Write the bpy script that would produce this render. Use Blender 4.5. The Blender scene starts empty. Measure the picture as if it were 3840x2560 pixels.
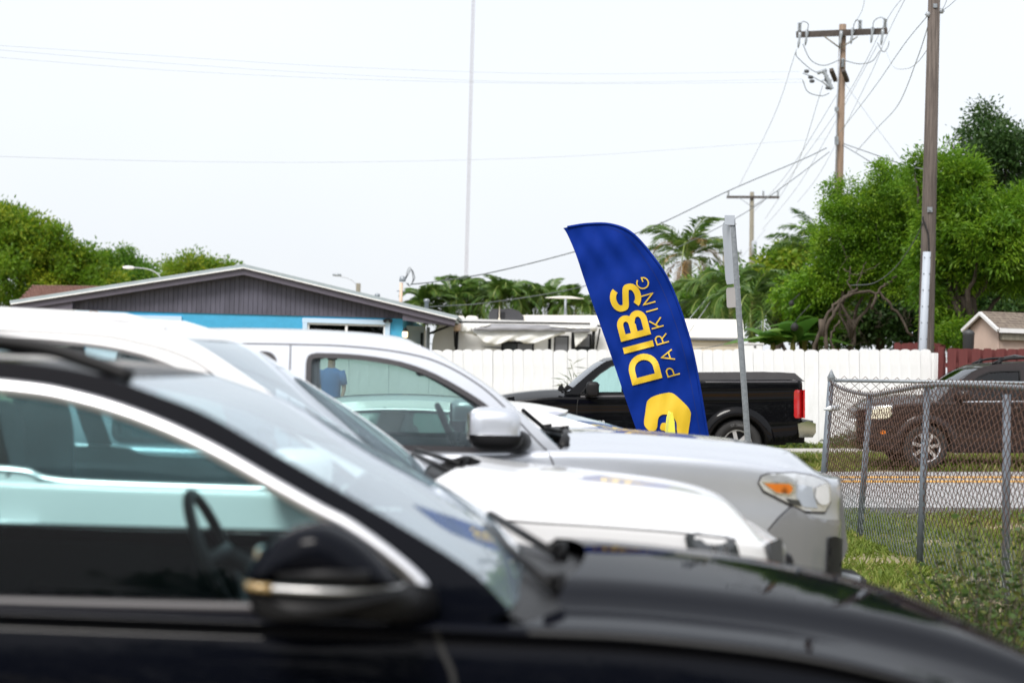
import bpy, bmesh, math, random
import numpy as np
from mathutils import Vector, Matrix
from mathutils.geometry import delaunay_2d_cdt
R = math.radians
sc = bpy.context.scene
COL = sc.collection
rng = np.random.default_rng(7)
random.seed(7)

# ------------------------------------------------------------------ camera, sky, sun, exposure
cam_d = bpy.data.cameras.new('camera')
cam_d.lens = 70; cam_d.sensor_width = 36; cam_d.clip_end = 5000; cam_d.clip_start = .05
cam_d.dof.use_dof = True; cam_d.dof.focus_distance = 20.5; cam_d.dof.aperture_fstop = 2.4; cam_d.dof.aperture_blades = 9
cam = bpy.data.objects.new('camera', cam_d); COL.objects.link(cam)
FPX = 70 / 36 * 3840
CAM = Vector((0, 0, 1.6))
CM = Matrix.Rotation(R(90) + math.atan(85 / FPX), 3, 'X') @ Matrix.Rotation(R(1.5), 3, 'Z')
cam.matrix_world = Matrix.Translation(CAM) @ CM.to_4x4()
sc.camera = cam

world = bpy.data.worlds.new('World'); sc.world = world; world.use_nodes = True
wt = world.node_tree; wn = wt.nodes; wl = wt.links
SUN_EL, SUN_AZ = R(52), R(205)          # azimuth clockwise from +Y
sky = wn.new('ShaderNodeTexSky'); sky.sky_type = 'NISHITA'; sky.sun_disc = False
sky.sun_elevation = SUN_EL; sky.sun_rotation = SUN_AZ; sky.air_density = 1.0; sky.dust_density = 6.0; sky.ozone_density = 1.0
hs = wn.new('ShaderNodeHueSaturation'); hs.inputs['Saturation'].default_value = .75
mixc = wn.new('ShaderNodeMix'); mixc.data_type = 'RGBA'; mixc.inputs[0].default_value = .8     # the overcast layer
ctex = wn.new('ShaderNodeTexNoise'); ctex.inputs['Scale'].default_value = 2.2; ctex.inputs['Detail'].default_value = 4
cr = wn.new('ShaderNodeValToRGB')
cr.color_ramp.elements[0].position = .3; cr.color_ramp.elements[0].color = (4.95, 5.2, 5.5, 1)
cr.color_ramp.elements[1].position = .72; cr.color_ramp.elements[1].color = (5.5, 5.65, 5.82, 1)
tc = wn.new('ShaderNodeTexCoord')
wl.new(tc.outputs['Generated'], ctex.inputs['Vector']); wl.new(ctex.outputs['Fac'], cr.inputs['Fac'])
wl.new(sky.outputs[0], hs.inputs['Color']); wl.new(hs.outputs[0], mixc.inputs[6]); wl.new(cr.outputs[0], mixc.inputs[7])
bg = wn['Background']; wl.new(mixc.outputs[2], bg.inputs['Color']); bg.inputs['Strength'].default_value = .10
sun_d = bpy.data.lights.new('sun', 'SUN'); sun_d.energy = 1.5; sun_d.angle = R(22); sun_d.color = (1, .97, .93)
sun = bpy.data.objects.new('sun', sun_d); COL.objects.link(sun)
sdir = Vector((math.sin(SUN_AZ) * math.cos(SUN_EL), math.cos(SUN_AZ) * math.cos(SUN_EL), math.sin(SUN_EL)))
sun.rotation_euler = sdir.to_track_quat('Z', 'Y').to_euler()
vs = sc.view_settings; vs.view_transform = 'Standard'; vs.look = 'None'; vs.gamma = 1; vs.use_curve_mapping = False
vs.exposure = 1.1
sc.cycles.max_bounces = 10; sc.cycles.transparent_max_bounces = 24; sc.cycles.glossy_bounces = 4
sc.cycles.caustics_reflective = False; sc.cycles.caustics_refractive = False

# ------------------------------------------------------------------ helpers
def at(px, py, d):
    "world point on the plane Y=d seen at a pixel of the 3840x2560 photograph"
    v = CM @ Vector(((px - 1920) / FPX, (1280 - py) / FPX, -1)); return CAM + v * (d / v.y)
def sstep(a, b, x):
    t = min(max((x - a) / (b - a), 0), 1); return t * t * (3 - 2 * t)
def gz(x, y):
    "ground height: level lot, the street beyond climbs gently to the right"
    return sstep(15, 24, y) * .026 * min(max(x - 1.5, -14), 16)

def put(o, parent=None):
    COL.objects.link(o)
    if parent is not None: o.parent = parent
    return o
def tag(o, label=None, cat=None, group=None, kind=None):
    if label: o['label'] = label
    if cat: o['category'] = cat
    if group: o['group'] = group
    if kind: o['kind'] = kind
    return o
def thing(name, label, cat, loc=(0, 0, 0), rz=0, group=None):
    o = bpy.data.objects.new(name, None); o.empty_display_size = .2; o.location = loc; o.rotation_euler[2] = rz
    put(o); return tag(o, label, cat, group)
def mobj(name, me, mat=None, parent=None, smooth=False):
    if mat is not None: me.materials.append(M[mat] if isinstance(mat, str) else mat)
    if smooth: me.polygons.foreach_set('use_smooth', [True] * len(me.polygons))
    return put(bpy.data.objects.new(name, me), parent)
def pyd(name, v, f, mat, parent=None, smooth=False, weld=0):
    me = bpy.data.meshes.new(name); me.from_pydata([tuple(p) for p in v], [], f)
    if weld:
        bm = bmesh.new(); bm.from_mesh(me); bmesh.ops.remove_doubles(bm, verts=bm.verts, dist=weld)
        bmesh.ops.recalc_face_normals(bm, faces=bm.faces); bm.to_mesh(me); bm.free()
    me.update(); return mobj(name, me, mat, parent, smooth)

class MB:
    def __init__(s): s.v = []; s.f = []
    def add(s, v, f):
        n = len(s.v); s.v += [tuple(p) for p in v]; s.f += [tuple(i + n for i in q) for q in f]; return s
    def box(s, c, d, rz=0, M4=None):
        x, y, z = (k / 2 for k in d); c = Vector(c); m = Matrix.Rotation(rz, 3, 'Z') if M4 is None else M4
        p = [c + m @ Vector(q) for q in ((-x, -y, -z), (x, -y, -z), (x, y, -z), (-x, y, -z), (-x, -y, z), (x, -y, z), (x, y, z), (-x, y, z))]
        return s.add(p, [(0, 3, 2, 1), (4, 5, 6, 7), (0, 1, 5, 4), (1, 2, 6, 5), (2, 3, 7, 6), (3, 0, 4, 7)])
    def tube(s, pts, r, n=8, cap=True):
        pts = [Vector(p) for p in pts]; rs = r if hasattr(r, '__len__') else [r] * len(pts); V = []; Fc = []
        ref = None
        for i, p in enumerate(pts):
            t = (pts[min(i + 1, len(pts) - 1)] - pts[max(i - 1, 0)]).normalized()
            if ref is None:
                ref = t.orthogonal().normalized()
            a = (ref - t * ref.dot(t)).normalized(); ref = a; b = t.cross(a)
            V += [p + (a * math.cos(k * 2 * math.pi / n) + b * math.sin(k * 2 * math.pi / n)) * rs[i] for k in range(n)]
        for i in range(len(pts) - 1):
            Fc += [(i * n + k, i * n + (k + 1) % n, (i + 1) * n + (k + 1) % n, (i + 1) * n + k) for k in range(n)]
        if cap: Fc += [tuple(range(n))[::-1], tuple((len(pts) - 1) * n + k for k in range(n))]
        return s.add(V, Fc)
    def lathe(s, prof, n=24, axis='Z', c=(0, 0, 0)):
        V = []; Fc = []
        for r, h in prof:
            for k in range(n):
                a = k * 2 * math.pi / n
                p = (r * math.cos(a), r * math.sin(a), h)
                if axis == 'Y': p = (p[0], p[2], p[1])
                if axis == 'X': p = (p[2], p[0], p[1])
                V.append(Vector(p) + Vector(c))
        for i in range(len(prof) - 1):
            Fc += [(i * n + k, i * n + (k + 1) % n, (i + 1) * n + (k + 1) % n, (i + 1) * n + k) for k in range(n)]
        return s.add(V, Fc)
    def prism(s, poly, a, b, f):
        "polygon (list of 2D) extruded between depths a and b, f maps (u,v,w) to xyz"
        n = len(poly); V = [f(u, v, a) for u, v in poly] + [f(u, v, b) for u, v in poly]
        return s.add(V, [tuple(range(n)), tuple(range(2 * n - 1, n - 1, -1))] + [(k, (k + 1) % n, n + (k + 1) % n, n + k) for k in range(n)])
    def grid(s, rows):
        m = len(rows[0]); V = [p for r in rows for p in r]
        return s.add(V, [(i * m + j, i * m + j + 1, (i + 1) * m + j + 1, (i + 1) * m + j) for i in range(len(rows) - 1) for j in range(m - 1)])
    def build(s, name, mat, parent=None, smooth=False, weld=0, bevel=0):
        o = pyd(name, s.v, s.f, mat, parent, smooth, weld)
        if bevel:
            b = o.modifiers.new('bevel', 'BEVEL'); b.width = bevel; b.segments = 2; b.limit_method = 'ANGLE'
            for p in o.data.polygons: p.use_smooth = True
            w = o.modifiers.new('wn', 'WEIGHTED_NORMAL')
        return o
def B1(name, c, d, mat, parent=None, rz=0, bevel=0): return MB().box(c, d, rz).build(name, mat, parent, bevel=bevel)
def T1(name, pts, r, mat, parent=None, n=8): return MB().tube(pts, r, n).build(name, mat, parent, smooth=True)
def copy_tree(o, parent=None):
    c = o.copy(); COL.objects.link(c); c.parent = parent
    for ch in list(o.children): copy_tree(ch, c)
    return c
def crv(pts, n=8):
    "Catmull-Rom through a list of tuples"
    P = [np.array(p, float) for p in pts]; P = [2 * P[0] - P[1]] + P + [2 * P[-1] - P[-2]]; out = []
    for i in range(1, len(P) - 2):
        a, b, c, d = P[i - 1:i + 3]
        for k in range(n):
            t = k / n; out.append(.5 * (2 * b + (c - a) * t + (2 * a - 5 * b + 4 * c - d) * t * t + (3 * b - a - 3 * c + d) * t ** 3))
    return out + [P[-2]]
def lin(x, pts):
    xs = [p[0] for p in pts]; ys = [p[1] for p in pts]
    return float(np.interp(x, xs, ys))

def superell(c, rad, e_=.7, nu=20, nv=28, z0=-1., z1=1.):
    mb = MB(); sg = lambda a_, p_: math.copysign(abs(a_) ** p_, a_); rows = []
    for i in range(nu + 1):
        t_ = -math.pi / 2 + math.pi * i / nu; zz = min(max(sg(math.sin(t_), e_), z0), z1); r_ = sg(math.cos(t_), e_) if abs(zz - sg(math.sin(t_), e_)) < 1e-9 else max(1 - abs(zz) ** (2 / e_), 0) ** (e_ / 2)
        rows.append([(c[0] + rad[0] * r_ * sg(math.cos(p_), e_), c[1] + rad[1] * r_ * sg(math.sin(p_), e_), c[2] + rad[2] * zz) for p_ in np.linspace(0, 2 * math.pi, nv + 1)])
    mb.grid(rows); return mb

# ------------------------------------------------------------------ materials
M = {}
def mat(name, col, rough=.6, metal=0, coat=0, var=.0, vscale=8, bump=0, bscale=40, col2=None, spec=.5, stretch=None, trans=0, cior=1.5):
    m = bpy.data.materials.new(name); m.use_nodes = True; t = m.node_tree; b = t.nodes['Principled BSDF']
    b.inputs['Base Color'].default_value = (*col, 1); b.inputs['Roughness'].default_value = rough; b.inputs['Metallic'].default_value = metal
    b.inputs['Coat Weight'].default_value = coat; b.inputs['Coat Roughness'].default_value = .03; b.inputs['Coat IOR'].default_value = cior; b.inputs['Specular IOR Level'].default_value = spec
    tcn = t.nodes.new('ShaderNodeTexCoord'); src = tcn.outputs['Object']
    if stretch:
        mp = t.nodes.new('ShaderNodeMapping'); mp.inputs['Scale'].default_value = stretch; t.links.new(src, mp.inputs[0]); src = mp.outputs[0]
    if var or col2:
        nz = t.nodes.new('ShaderNodeTexNoise'); nz.inputs['Scale'].default_value = vscale; nz.inputs['Detail'].default_value = 6; nz.inputs['Roughness'].default_value = .65
        t.links.new(src, nz.inputs['Vector'])
        rp = t.nodes.new('ShaderNodeValToRGB'); c2 = col2 or tuple(c * (1 - var) for c in col)
        rp.color_ramp.elements[0].position = .38; rp.color_ramp.elements[0].color = (*c2, 1)
        rp.color_ramp.elements[1].position = .66; rp.color_ramp.elements[1].color = (*col, 1)
        t.links.new(nz.outputs['Fac'], rp.inputs[0]); t.links.new(rp.outputs[0], b.inputs['Base Color'])
    if bump:
        n2 = t.nodes.new('ShaderNodeTexNoise'); n2.inputs['Scale'].default_value = bscale; n2.inputs['Detail'].default_value = 5; t.links.new(src, n2.inputs['Vector'])
        bp = t.nodes.new('ShaderNodeBump'); bp.inputs['Strength'].default_value = bump; bp.inputs['Distance'].default_value = .01
        t.links.new(n2.outputs['Fac'], bp.inputs['Height']); t.links.new(bp.outputs[0], b.inputs['Normal'])
    M[name] = m; return m
def leafmat(name, c1, c2, c3, transl=.35, rough=.5):
    "leaf colour picked per leaf by its stored random tint"
    m = bpy.data.materials.new(name); m.use_nodes = True; t = m.node_tree; b = t.nodes['Principled BSDF']; out = t.nodes['Material Output']
    a = t.nodes.new('ShaderNodeAttribute'); a.attribute_name = 'tint'
    rp = t.nodes.new('ShaderNodeValToRGB'); e = rp.color_ramp.elements
    e[0].position = 0; e[0].color = (*c1, 1); e[1].position = 1; e[1].color = (*c3, 1); k = e.new(.55); k.color = (*c2, 1)
    t.links.new(a.outputs['Fac'], rp.inputs[0]); t.links.new(rp.outputs[0], b.inputs['Base Color'])
    b.inputs['Roughness'].default_value = rough; b.inputs['Specular IOR Level'].default_value = .35
    tr = t.nodes.new('ShaderNodeBsdfTranslucent'); t.links.new(rp.outputs[0], tr.inputs[0])
    mx = t.nodes.new('ShaderNodeMixShader'); mx.inputs[0].default_value = transl
    t.links.new(b.outputs[0], mx.inputs[1]); t.links.new(tr.outputs[0], mx.inputs[2]); t.links.new(mx.outputs[0], out.inputs[0])
    M[name] = m; return m
def glass(name, tint, ior=1.5, haze=0.):
    m = bpy.data.materials.new(name); m.use_nodes = True; t = m.node_tree; out = t.nodes['Material Output']
    t.nodes.remove(t.nodes['Principled BSDF'])
    tr = t.nodes.new('ShaderNodeBsdfTransparent'); tr.inputs[0].default_value = (*tint, 1)
    gl = t.nodes.new('ShaderNodeBsdfGlossy'); gl.inputs['Roughness'].default_value = .02; gl.inputs[0].default_value = (.95, .97, 1, 1)
    fr = t.nodes.new('ShaderNodeFresnel'); fr.inputs['IOR'].default_value = ior
    mx = t.nodes.new('ShaderNodeMixShader'); t.links.new(fr.outputs[0], mx.inputs[0]); t.links.new(tr.outputs[0], mx.inputs[1]); t.links.new(gl.outputs[0], mx.inputs[2])
    fin = mx.outputs[0]
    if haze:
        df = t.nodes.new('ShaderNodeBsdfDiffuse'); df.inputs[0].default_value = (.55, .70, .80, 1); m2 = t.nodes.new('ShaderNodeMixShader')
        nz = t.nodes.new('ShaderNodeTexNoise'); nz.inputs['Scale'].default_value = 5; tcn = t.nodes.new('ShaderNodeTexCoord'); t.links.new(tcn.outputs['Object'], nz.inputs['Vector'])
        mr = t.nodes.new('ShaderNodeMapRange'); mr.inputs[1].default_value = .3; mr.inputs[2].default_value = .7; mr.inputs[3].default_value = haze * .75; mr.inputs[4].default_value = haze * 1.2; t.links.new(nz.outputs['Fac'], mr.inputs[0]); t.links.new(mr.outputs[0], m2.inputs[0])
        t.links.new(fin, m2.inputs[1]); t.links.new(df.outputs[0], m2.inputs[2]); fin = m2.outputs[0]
    t.links.new(fin, out.inputs[0]); M[name] = m; return m

mat('paint_black', (.0028, .0034, .0062), .4, 0, .36, spec=.0, cior=1.38)
mat('paint_black2', (.0035, .0036, .0045), .4, 0, .7, spec=.0, cior=1.36)
mat('paint_white', (.82, .82, .83), .35, 0, .8, var=.03, vscale=2)
mat('paint_silver', (.58, .605, .66), .36, .65, 1, var=.03, vscale=3); mat('paint_silver_shaded', (.24, .245, .255), .42, .4, 1)  # second is a darker copy of the silver, shade on the nose painted in
mat('paint_brown', (.020, .0135, .0135), .35, .3, .6, var=.15, vscale=5, spec=.2)
mat('plastic_black', (.007, .007, .008), .5, bump=.05, bscale=200, spec=.25)
mat('plastic_grey', (.05, .052, .056), .55)
mat('rubber', (.018, .018, .018), .75, var=.3, vscale=20)
mat('trim_dark', (.035, .032, .036), .4)
mat('interior', (.02, .025, .028), .8, var=.2, spec=.2)
mat('interior_light', (.18, .19, .19), .8)
mat('chrome', (.85, .85, .86), .08, 1)
mat('satin', (.78, .78, .8), .28, 1)
mat('alloy', (.6, .6, .6), .35, .7, var=.1)
mat('amber', (.62, .16, .008), .3, 0, 1); mat('amber_dull', (.34, .23, .09), .3, .3, 1)
mat('red_lens', (.42, .008, .01), .2, 0, 1)
mat('lens', (.75, .77, .8), .1, .6, 1)
mat('lens_old', (.72, .68, .52), .3, 0, .6, var=.15, vscale=30)
mat('lamp_dark', (.05, .055, .06), .15, .3, 1)
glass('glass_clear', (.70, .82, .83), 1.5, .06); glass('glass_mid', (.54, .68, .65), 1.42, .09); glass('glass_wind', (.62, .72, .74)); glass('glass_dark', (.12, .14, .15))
glass('glass_teal', (.68, .86, .86), 1.24); glass('glass_shield', (.84, .91, .93), 1.8, .17)  # shield haze is a pale diffuse colour standing in for reflected sky
mat('asphalt', (.34, .335, .34), .9, var=.12, vscale=3, bump=.4, bscale=120)
mat('asphalt_old', (.11, .105, .1), .95, var=.4, vscale=6, bump=.5, bscale=90)
mat('yellow_line', (.78, .36, .02), .8, col2=(.45, .27, .09), vscale=9)
mat('white_line', (.7, .7, .68), .8, col2=(.5, .48, .45), vscale=9)
mat('concrete', (.44, .42, .39), .9, var=.25, vscale=5, bump=.3, bscale=60)
mat('soil', (.13, .14, .05), .95, col2=(.30, .24, .16), vscale=1.1, bump=.5, bscale=30)
mat('lot', (.22, .20, .17), .95, col2=(.15, .14, .11), vscale=2, bump=.5, bscale=60)
mat('vinyl', (.84, .84, .85), .45, col2=(.73, .735, .73), vscale=2.2, stretch=(3, 3, .8))
mat('house_blue', (.055, .37, .62), .75, var=.1, vscale=6, bump=.15, bscale=50)
mat('gable_grey', (.105, .103, .14), .8, var=.28, vscale=5, stretch=(1, 1, .2))
mat('fascia_grey', (.10, .09, .118), .7, var=.1)
mat('trim_paleblue', (.50, .65, .80), .7)
mat('trim_white', (.80, .80, .80), .5, var=.06)
mat('roof_pale', (.33, .38, .40), .7, var=.12, vscale=4)
mat('shingle_brown', (.20, .105, .08), .95, col2=(.13, .06, .045), vscale=7, bump=.3, bscale=60)
mat('shingle_grey', (.24, .20, .16), .95, col2=(.15, .12, .1), vscale=9, bump=.3, bscale=60)
mat('blind', (.10, .10, .11), .6, var=.25, vscale=2, stretch=(1, 1, 40))
mat('rv_white', (.74, .74, .74), .45, var=.06, vscale=1)
mat('rv_grey', (.16, .165, .18), .6, var=.1)
mat('awning_grey', (.30, .30, .32), .85, var=.35, vscale=2, stretch=(.6, 1, 6))
mat('cloth_white', (.82, .82, .80), .85, var=.04)
mat('ac_grey', (.05, .05, .056), .6, var=.15)
mat('cream', (.74, .66, .54), .8, var=.06)
mat('cream_roof', (.80, .77, .70), .7, var=.05)
mat('shed_pink', (.55, .42, .35), .85, var=.1, vscale=3)
mat('fence_red', (.135, .028, .026), .75, col2=(.10, .02, .02), vscale=5, stretch=(3, 3, .6))
mat('wood_pole', (.155, .128, .112), .9, col2=(.062, .05, .044), vscale=4, stretch=(9, 9, .35), bump=.6, bscale=8)
mat('wood_pole_tan', (.29, .205, .145), .9, col2=(.18, .13, .095), vscale=4, stretch=(9, 9, .35), bump=.5, bscale=8)
mat('wood_pole_grey', (.26, .24, .19), .9, col2=(.17, .155, .12), vscale=4, stretch=(9, 9, .35))
mat('wood_arm', (.085, .07, .062), .9, var=.4, vscale=6)
mat('galv', (.33, .36, .39), .5, .5, var=.3, vscale=30)
mat('galv_post', (.19, .22, .26), .55, .3, var=.25, vscale=14, stretch=(1, 1, .4))
mat('porcelain', (.30, .33, .36), .35, 0, .5)
mat('wire', (.10, .11, .115), .6); mat('wire_thin', (.34, .36, .38), .6); mat('wire_pale', (.45, .47, .5), .6)
mat('pvc', (.42, .46, .52), .55, var=.08, vscale=2)
mat('pipe_peach', (.65, .48, .37), .7)
mat('flag_blue', (.0015, .024, .23), .7, var=.12, vscale=5, bump=.12, bscale=9, spec=.1)
mat('flag_yellow', (.74, .49, .018), .6, var=.06, vscale=6, bump=.12, bscale=9)
mat('sign_yellow', (.80, .78, .08), .5)
mat('navy', (.006, .014, .07), .6)
mat('bark', (.10, .078, .06), .95, var=.5, vscale=9, bump=.8, bscale=14, stretch=(2, 2, .5))
mat('cutwood', (.42, .30, .20), .9, var=.2)
mat('palm_trunk', (.24, .20, .15), .95, var=.4, vscale=7, bump=.6, bscale=12, stretch=(1, 1, 5))
mat('skin', (.42, .25, .17), .6); mat('shirt_blue', (.05, .16, .42), .85, var=.15); mat('trousers', (.03, .035, .05), .9); mat('hair', (.03, .02, .015), .8)
mat('tower', (.27, .21, .25), .6); mat('bottle', (.7, .75, .8), .2)
mat('dead_leaf', (.42, .29, .15), .9, var=.3)
leafmat('leaf_bright', (.075, .18, .010), (.14, .285, .015), (.24, .38, .024), .48)
leafmat('leaf_mid', (.07, .17, .018), (.12, .25, .022), (.22, .32, .03), .5)
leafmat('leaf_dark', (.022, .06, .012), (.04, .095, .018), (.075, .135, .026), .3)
leafmat('leaf_yellow', (.085, .185, .012), (.155, .275, .016), (.30, .35, .024), .5)
leafmat('leaf_palm', (.05, .12, .02), (.105, .19, .03), (.23, .29, .065), .4, .4)
leafmat('leaf_palm_dry', (.10, .13, .04), (.34, .24, .10), (.46, .28, .12), .2)
leafmat('leaf_banana', (.05, .14, .02), (.09, .20, .025), (.14, .26, .04), .4)
leafmat('grass_blade', (.11, .165, .02), (.18, .235, .035), (.36, .31, .12), .35, .6)
leafmat('weed_leaf', (.04, .08, .018), (.068, .12, .024), (.15, .15, .04))
# lit lantern
m = bpy.data.materials.new('lamp_glow'); m.use_nodes = True; b = m.node_tree.nodes['Principled BSDF']
b.inputs['Emission Color'].default_value = (1, .72, .35, 1); b.inputs['Emission Strength'].default_value = 1.3; M['lamp_glow'] = m
# chain-link wire: rust above, bare zinc below
m = mat('chain_wire', (.11, .05, .03), .7, .1)
t = m.node_tree; b = t.nodes['Principled BSDF']; g = t.nodes.new('ShaderNodeNewGeometry'); sx = t.nodes.new('ShaderNodeSeparateXYZ')
nz = t.nodes.new('ShaderNodeTexNoise'); nz.inputs['Scale'].default_value = 5; ad = t.nodes.new('ShaderNodeMath'); ad.operation = 'MULTIPLY_ADD'; ad.inputs[1].default_value = .5
rp = t.nodes.new('ShaderNodeValToRGB'); e = rp.color_ramp.elements
e[0].position = .55; e[0].color = (.13, .15, .15, 1); e[1].position = .8; e[1].color = (.085, .038, .022, 1)
t.links.new(g.outputs['Position'], sx.inputs[0]); t.links.new(g.outputs['Position'], nz.inputs['Vector'])
t.links.new(nz.outputs['Fac'], ad.inputs[0]); t.links.new(sx.outputs['Z'], ad.inputs[2]); t.links.new(ad.outputs[0], rp.inputs[0]); t.links.new(rp.outputs[0], b.inputs['Base Color'])

# ------------------------------------------------------------------ foliage tools
def unit(a): return a / np.maximum(np.linalg.norm(a, axis=1, keepdims=True), 1e-9)
def leaves(name, p, d, L, W, mat_, parent=None, tint=None, fold=.25, kind=None):
    "one small folded leaf per point: p positions, d directions"
    n = len(p); d = unit(d); a = unit(np.cross(d, rng.normal(size=(n, 3)))); nrm = np.cross(d, a)
    L = np.broadcast_to(L, n)[:, None]; W = np.broadcast_to(W, n)[:, None]
    v = np.empty((n, 4, 3)); v[:, 0] = p; v[:, 1] = p + d * L * .45 + a * W * .5 + nrm * W * fold; v[:, 2] = p + d * L; v[:, 3] = p + d * L * .45 - a * W * .5 + nrm * W * fold
    return quads(name, v, mat_, parent, rng.random(n) if tint is None else tint, kind)
def quads(name, v, mat_, parent, tint, kind=None):
    n = len(v); me = bpy.data.meshes.new(name)
    me.vertices.add(n * 4); me.vertices.foreach_set('co', v.reshape(-1))
    me.loops.add(n * 4); me.loops.foreach_set('vertex_index', np.arange(n * 4))
    me.polygons.add(n); me.polygons.foreach_set('loop_start', np.arange(n) * 4)
    at_ = me.attributes.new('tint', 'FLOAT', 'FACE'); at_.data.foreach_set('value', np.asarray(tint, float))
    me.update(); o = mobj(name, me, mat_, parent)
    if kind: o['kind'] = kind
    return o
def crown_points(blobs, nclump, nleaf, spread):
    "clumps of leaves over a set of ellipsoids, denser near their skin"
    vol = np.array([b[3] * b[4] * b[5] for b in blobs]) ** .67; cnt = rng.multinomial(nclump, vol / vol.sum()); P = []; Dd = []; T = []
    for b, c in zip(blobs, cnt):
        u = unit(rng.normal(size=(c, 3))); r = rng.random(c) ** .28 * rng.uniform(.85, 1.2, c)
        cc = np.array(b[:3]) + u * r[:, None] * np.array(b[3:6])
        for q, uu in zip(cc, u):
            k = rng.integers(int(nleaf * .5), int(nleaf * 1.5)); g = rng.normal(size=(k, 3)) * spread * np.array([1, 1, .7]) * rng.uniform(.6, 1.3)
            P.append(q + g); Dd.append(unit(g + 1e-6) * .8 + uu * .5 + rng.normal(size=(k, 3)) * .5 + np.array([0, 0, -.25]))
            T.append(np.clip(rng.normal(rng.uniform(.05, .95), .12, k), 0, 1))
    return np.concatenate(P), np.concatenate(Dd), np.concatenate(T)
def limb(p0, p1, n=6, wob=.1):
    p0, p1 = np.array(p0, float), np.array(p1, float); L = np.linalg.norm(p1 - p0)
    return [p0 + (p1 - p0) * i / n + (rng.normal(size=3) * wob * L * .3 if 0 < i < n else 0) for i in range(n + 1)]
def tree(name, label, base, h, blobs, nclump, nleaf, spread, L, W, mat_, tr=.2, group=None, limbs=8, wood='bark'):
    t = thing(name, label, 'tree', base, 0, group); mb = MB()
    cen = np.mean([b[:3] for b in blobs], axis=0)
    for b in list(blobs) * 7:      # sprays that break the outline
        u = unit(rng.normal(size=(1, 3)))[0]; u[2] = abs(u[2]) * .9 + .1; q = np.array(b[:3]) + u * np.array(b[3:6]) * rng.uniform(.98, 1.32); k = rng.uniform(.08, .2) * max(b[3:6]); blobs = blobs + [(*q, k, k, k * 1.3)]
    top = np.array([cen[0] * .5, cen[1] * .5, h * .45]); mb.tube(limb((0, 0, -.1), top, 6, .08), np.linspace(tr, tr * .7, 7), 9)
    for i in range(limbs):
        b = blobs[i % len(blobs)]; e = np.array(b[:3]) + unit(rng.normal(size=(1, 3)))[0] * np.array(b[3:6]) * .75
        mb.tube(limb(top * rng.uniform(.7, 1), e, 7, .12), np.linspace(tr * .55, tr * .08, 8), 6)
    mb.build('trunk', wood, t, smooth=True)
    P, Dd, T = crown_points(blobs, nclump, nleaf, spread)
    leaves('crown', P, Dd, rng.uniform(.7, 1.25, len(P)) * L, rng.uniform(.7, 1.2, len(P)) * W, mat_, t, T)
    return t
def frond_mesh(name, L, droop, leaf_len, nl, mat_, dry=0., tw=.03, vee=.5):
    "palm frond along +X, arching down: rachis and two rows of leaflets"
    t = np.linspace(0, 1, nl); ang = .9 - droop * t ** 1.3; dx = np.cos(ang); dz = np.sin(ang)
    x = np.concatenate([[0], np.cumsum(dx[:-1])]) * L / nl; z = np.concatenate([[0], np.cumsum(dz[:-1])]) * L / nl
    pos = np.stack([x, np.zeros(nl), z], 1); tang = np.stack([dx, 0 * dx, dz], 1); Q = []; T = []
    for s in (-1, 1):
        sel = t > .12; p = pos[sel]; tt = tang[sel]; k = len(p); u = t[sel]
        up = np.stack([-tt[:, 2], 0 * u, tt[:, 0]], 1)
        side = np.array([0, s, 0]); d = unit(tt * .55 + side * .75 + up * (vee - .9 * u[:, None]) * .5 + rng.normal(size=(k, 3)) * .1)
        ll = leaf_len * np.sin(np.pi * np.clip(u * .86 + .1, 0, 1)) ** .6 * rng.uniform(.8, 1.1, k)
        w = tt * tw
        q = np.empty((k, 4, 3)); mid = p + d * ll[:, None] * .5; tip = p + d * ll[:, None] + np.array([0, 0, -1]) * (ll ** 2)[:, None] * .45
        q[:, 0] = p - w * .5; q[:, 1] = mid - w * .6 + np.array([0, 0, -.02]); q[:, 2] = tip; q[:, 3] = mid + w * .6
        Q.append(q); T.append(np.clip(rng.normal(.35 + .6 * dry, .2, k), 0, 1))
    r = np.empty((nl - 1, 4, 3)); wv = np.array([0, .018, 0])
    r[:, 0] = pos[:-1] - wv; r[:, 1] = pos[:-1] + wv; r[:, 2] = pos[1:] + wv; r[:, 3] = pos[1:] - wv
    Q.append(r); T.append(np.full(nl - 1, .9))
    o = quads(name, np.concatenate(Q), mat_, None, np.concatenate(T)); me = o.data; bpy.data.objects.remove(o); return me
def palm(name, label, base, trunk_h, fronds, rad=.14, group=None, lean=(0, 0), shaft=None):
    "fronds: list of (mesh, azimuth, pitch, scale)"
    t = thing(name, label, 'palm tree', base, 0, group); pts = [(lean[0] * (k / 6) ** 1.6, lean[1] * (k / 6) ** 1.6, trunk_h * k / 6 - (.1 if k == 0 else 0)) for k in range(7)]
    T1('trunk', pts, [rad * (1.25 - .4 * k / 6) for k in range(7)], 'palm_trunk', t, 10)
    if shaft: T1('crownshaft', [pts[-1], (pts[-1][0], pts[-1][1], trunk_h + shaft)], [rad * .9, rad * .6], 'shaft', t, 10)
    top = Vector((lean[0], lean[1], trunk_h + (shaft or 0)))
    for me, az, pitch, s in fronds:
        f = bpy.data.objects.new('frond', me); put(f, t); f.location = top; f.rotation_euler = (random.uniform(-.25, .25), -pitch, az); f.scale = (s, s, s)
    return t
mat('shaft', (.25, .27, .08), .5, col2=(.34, .30, .10), vscale=3)

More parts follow.
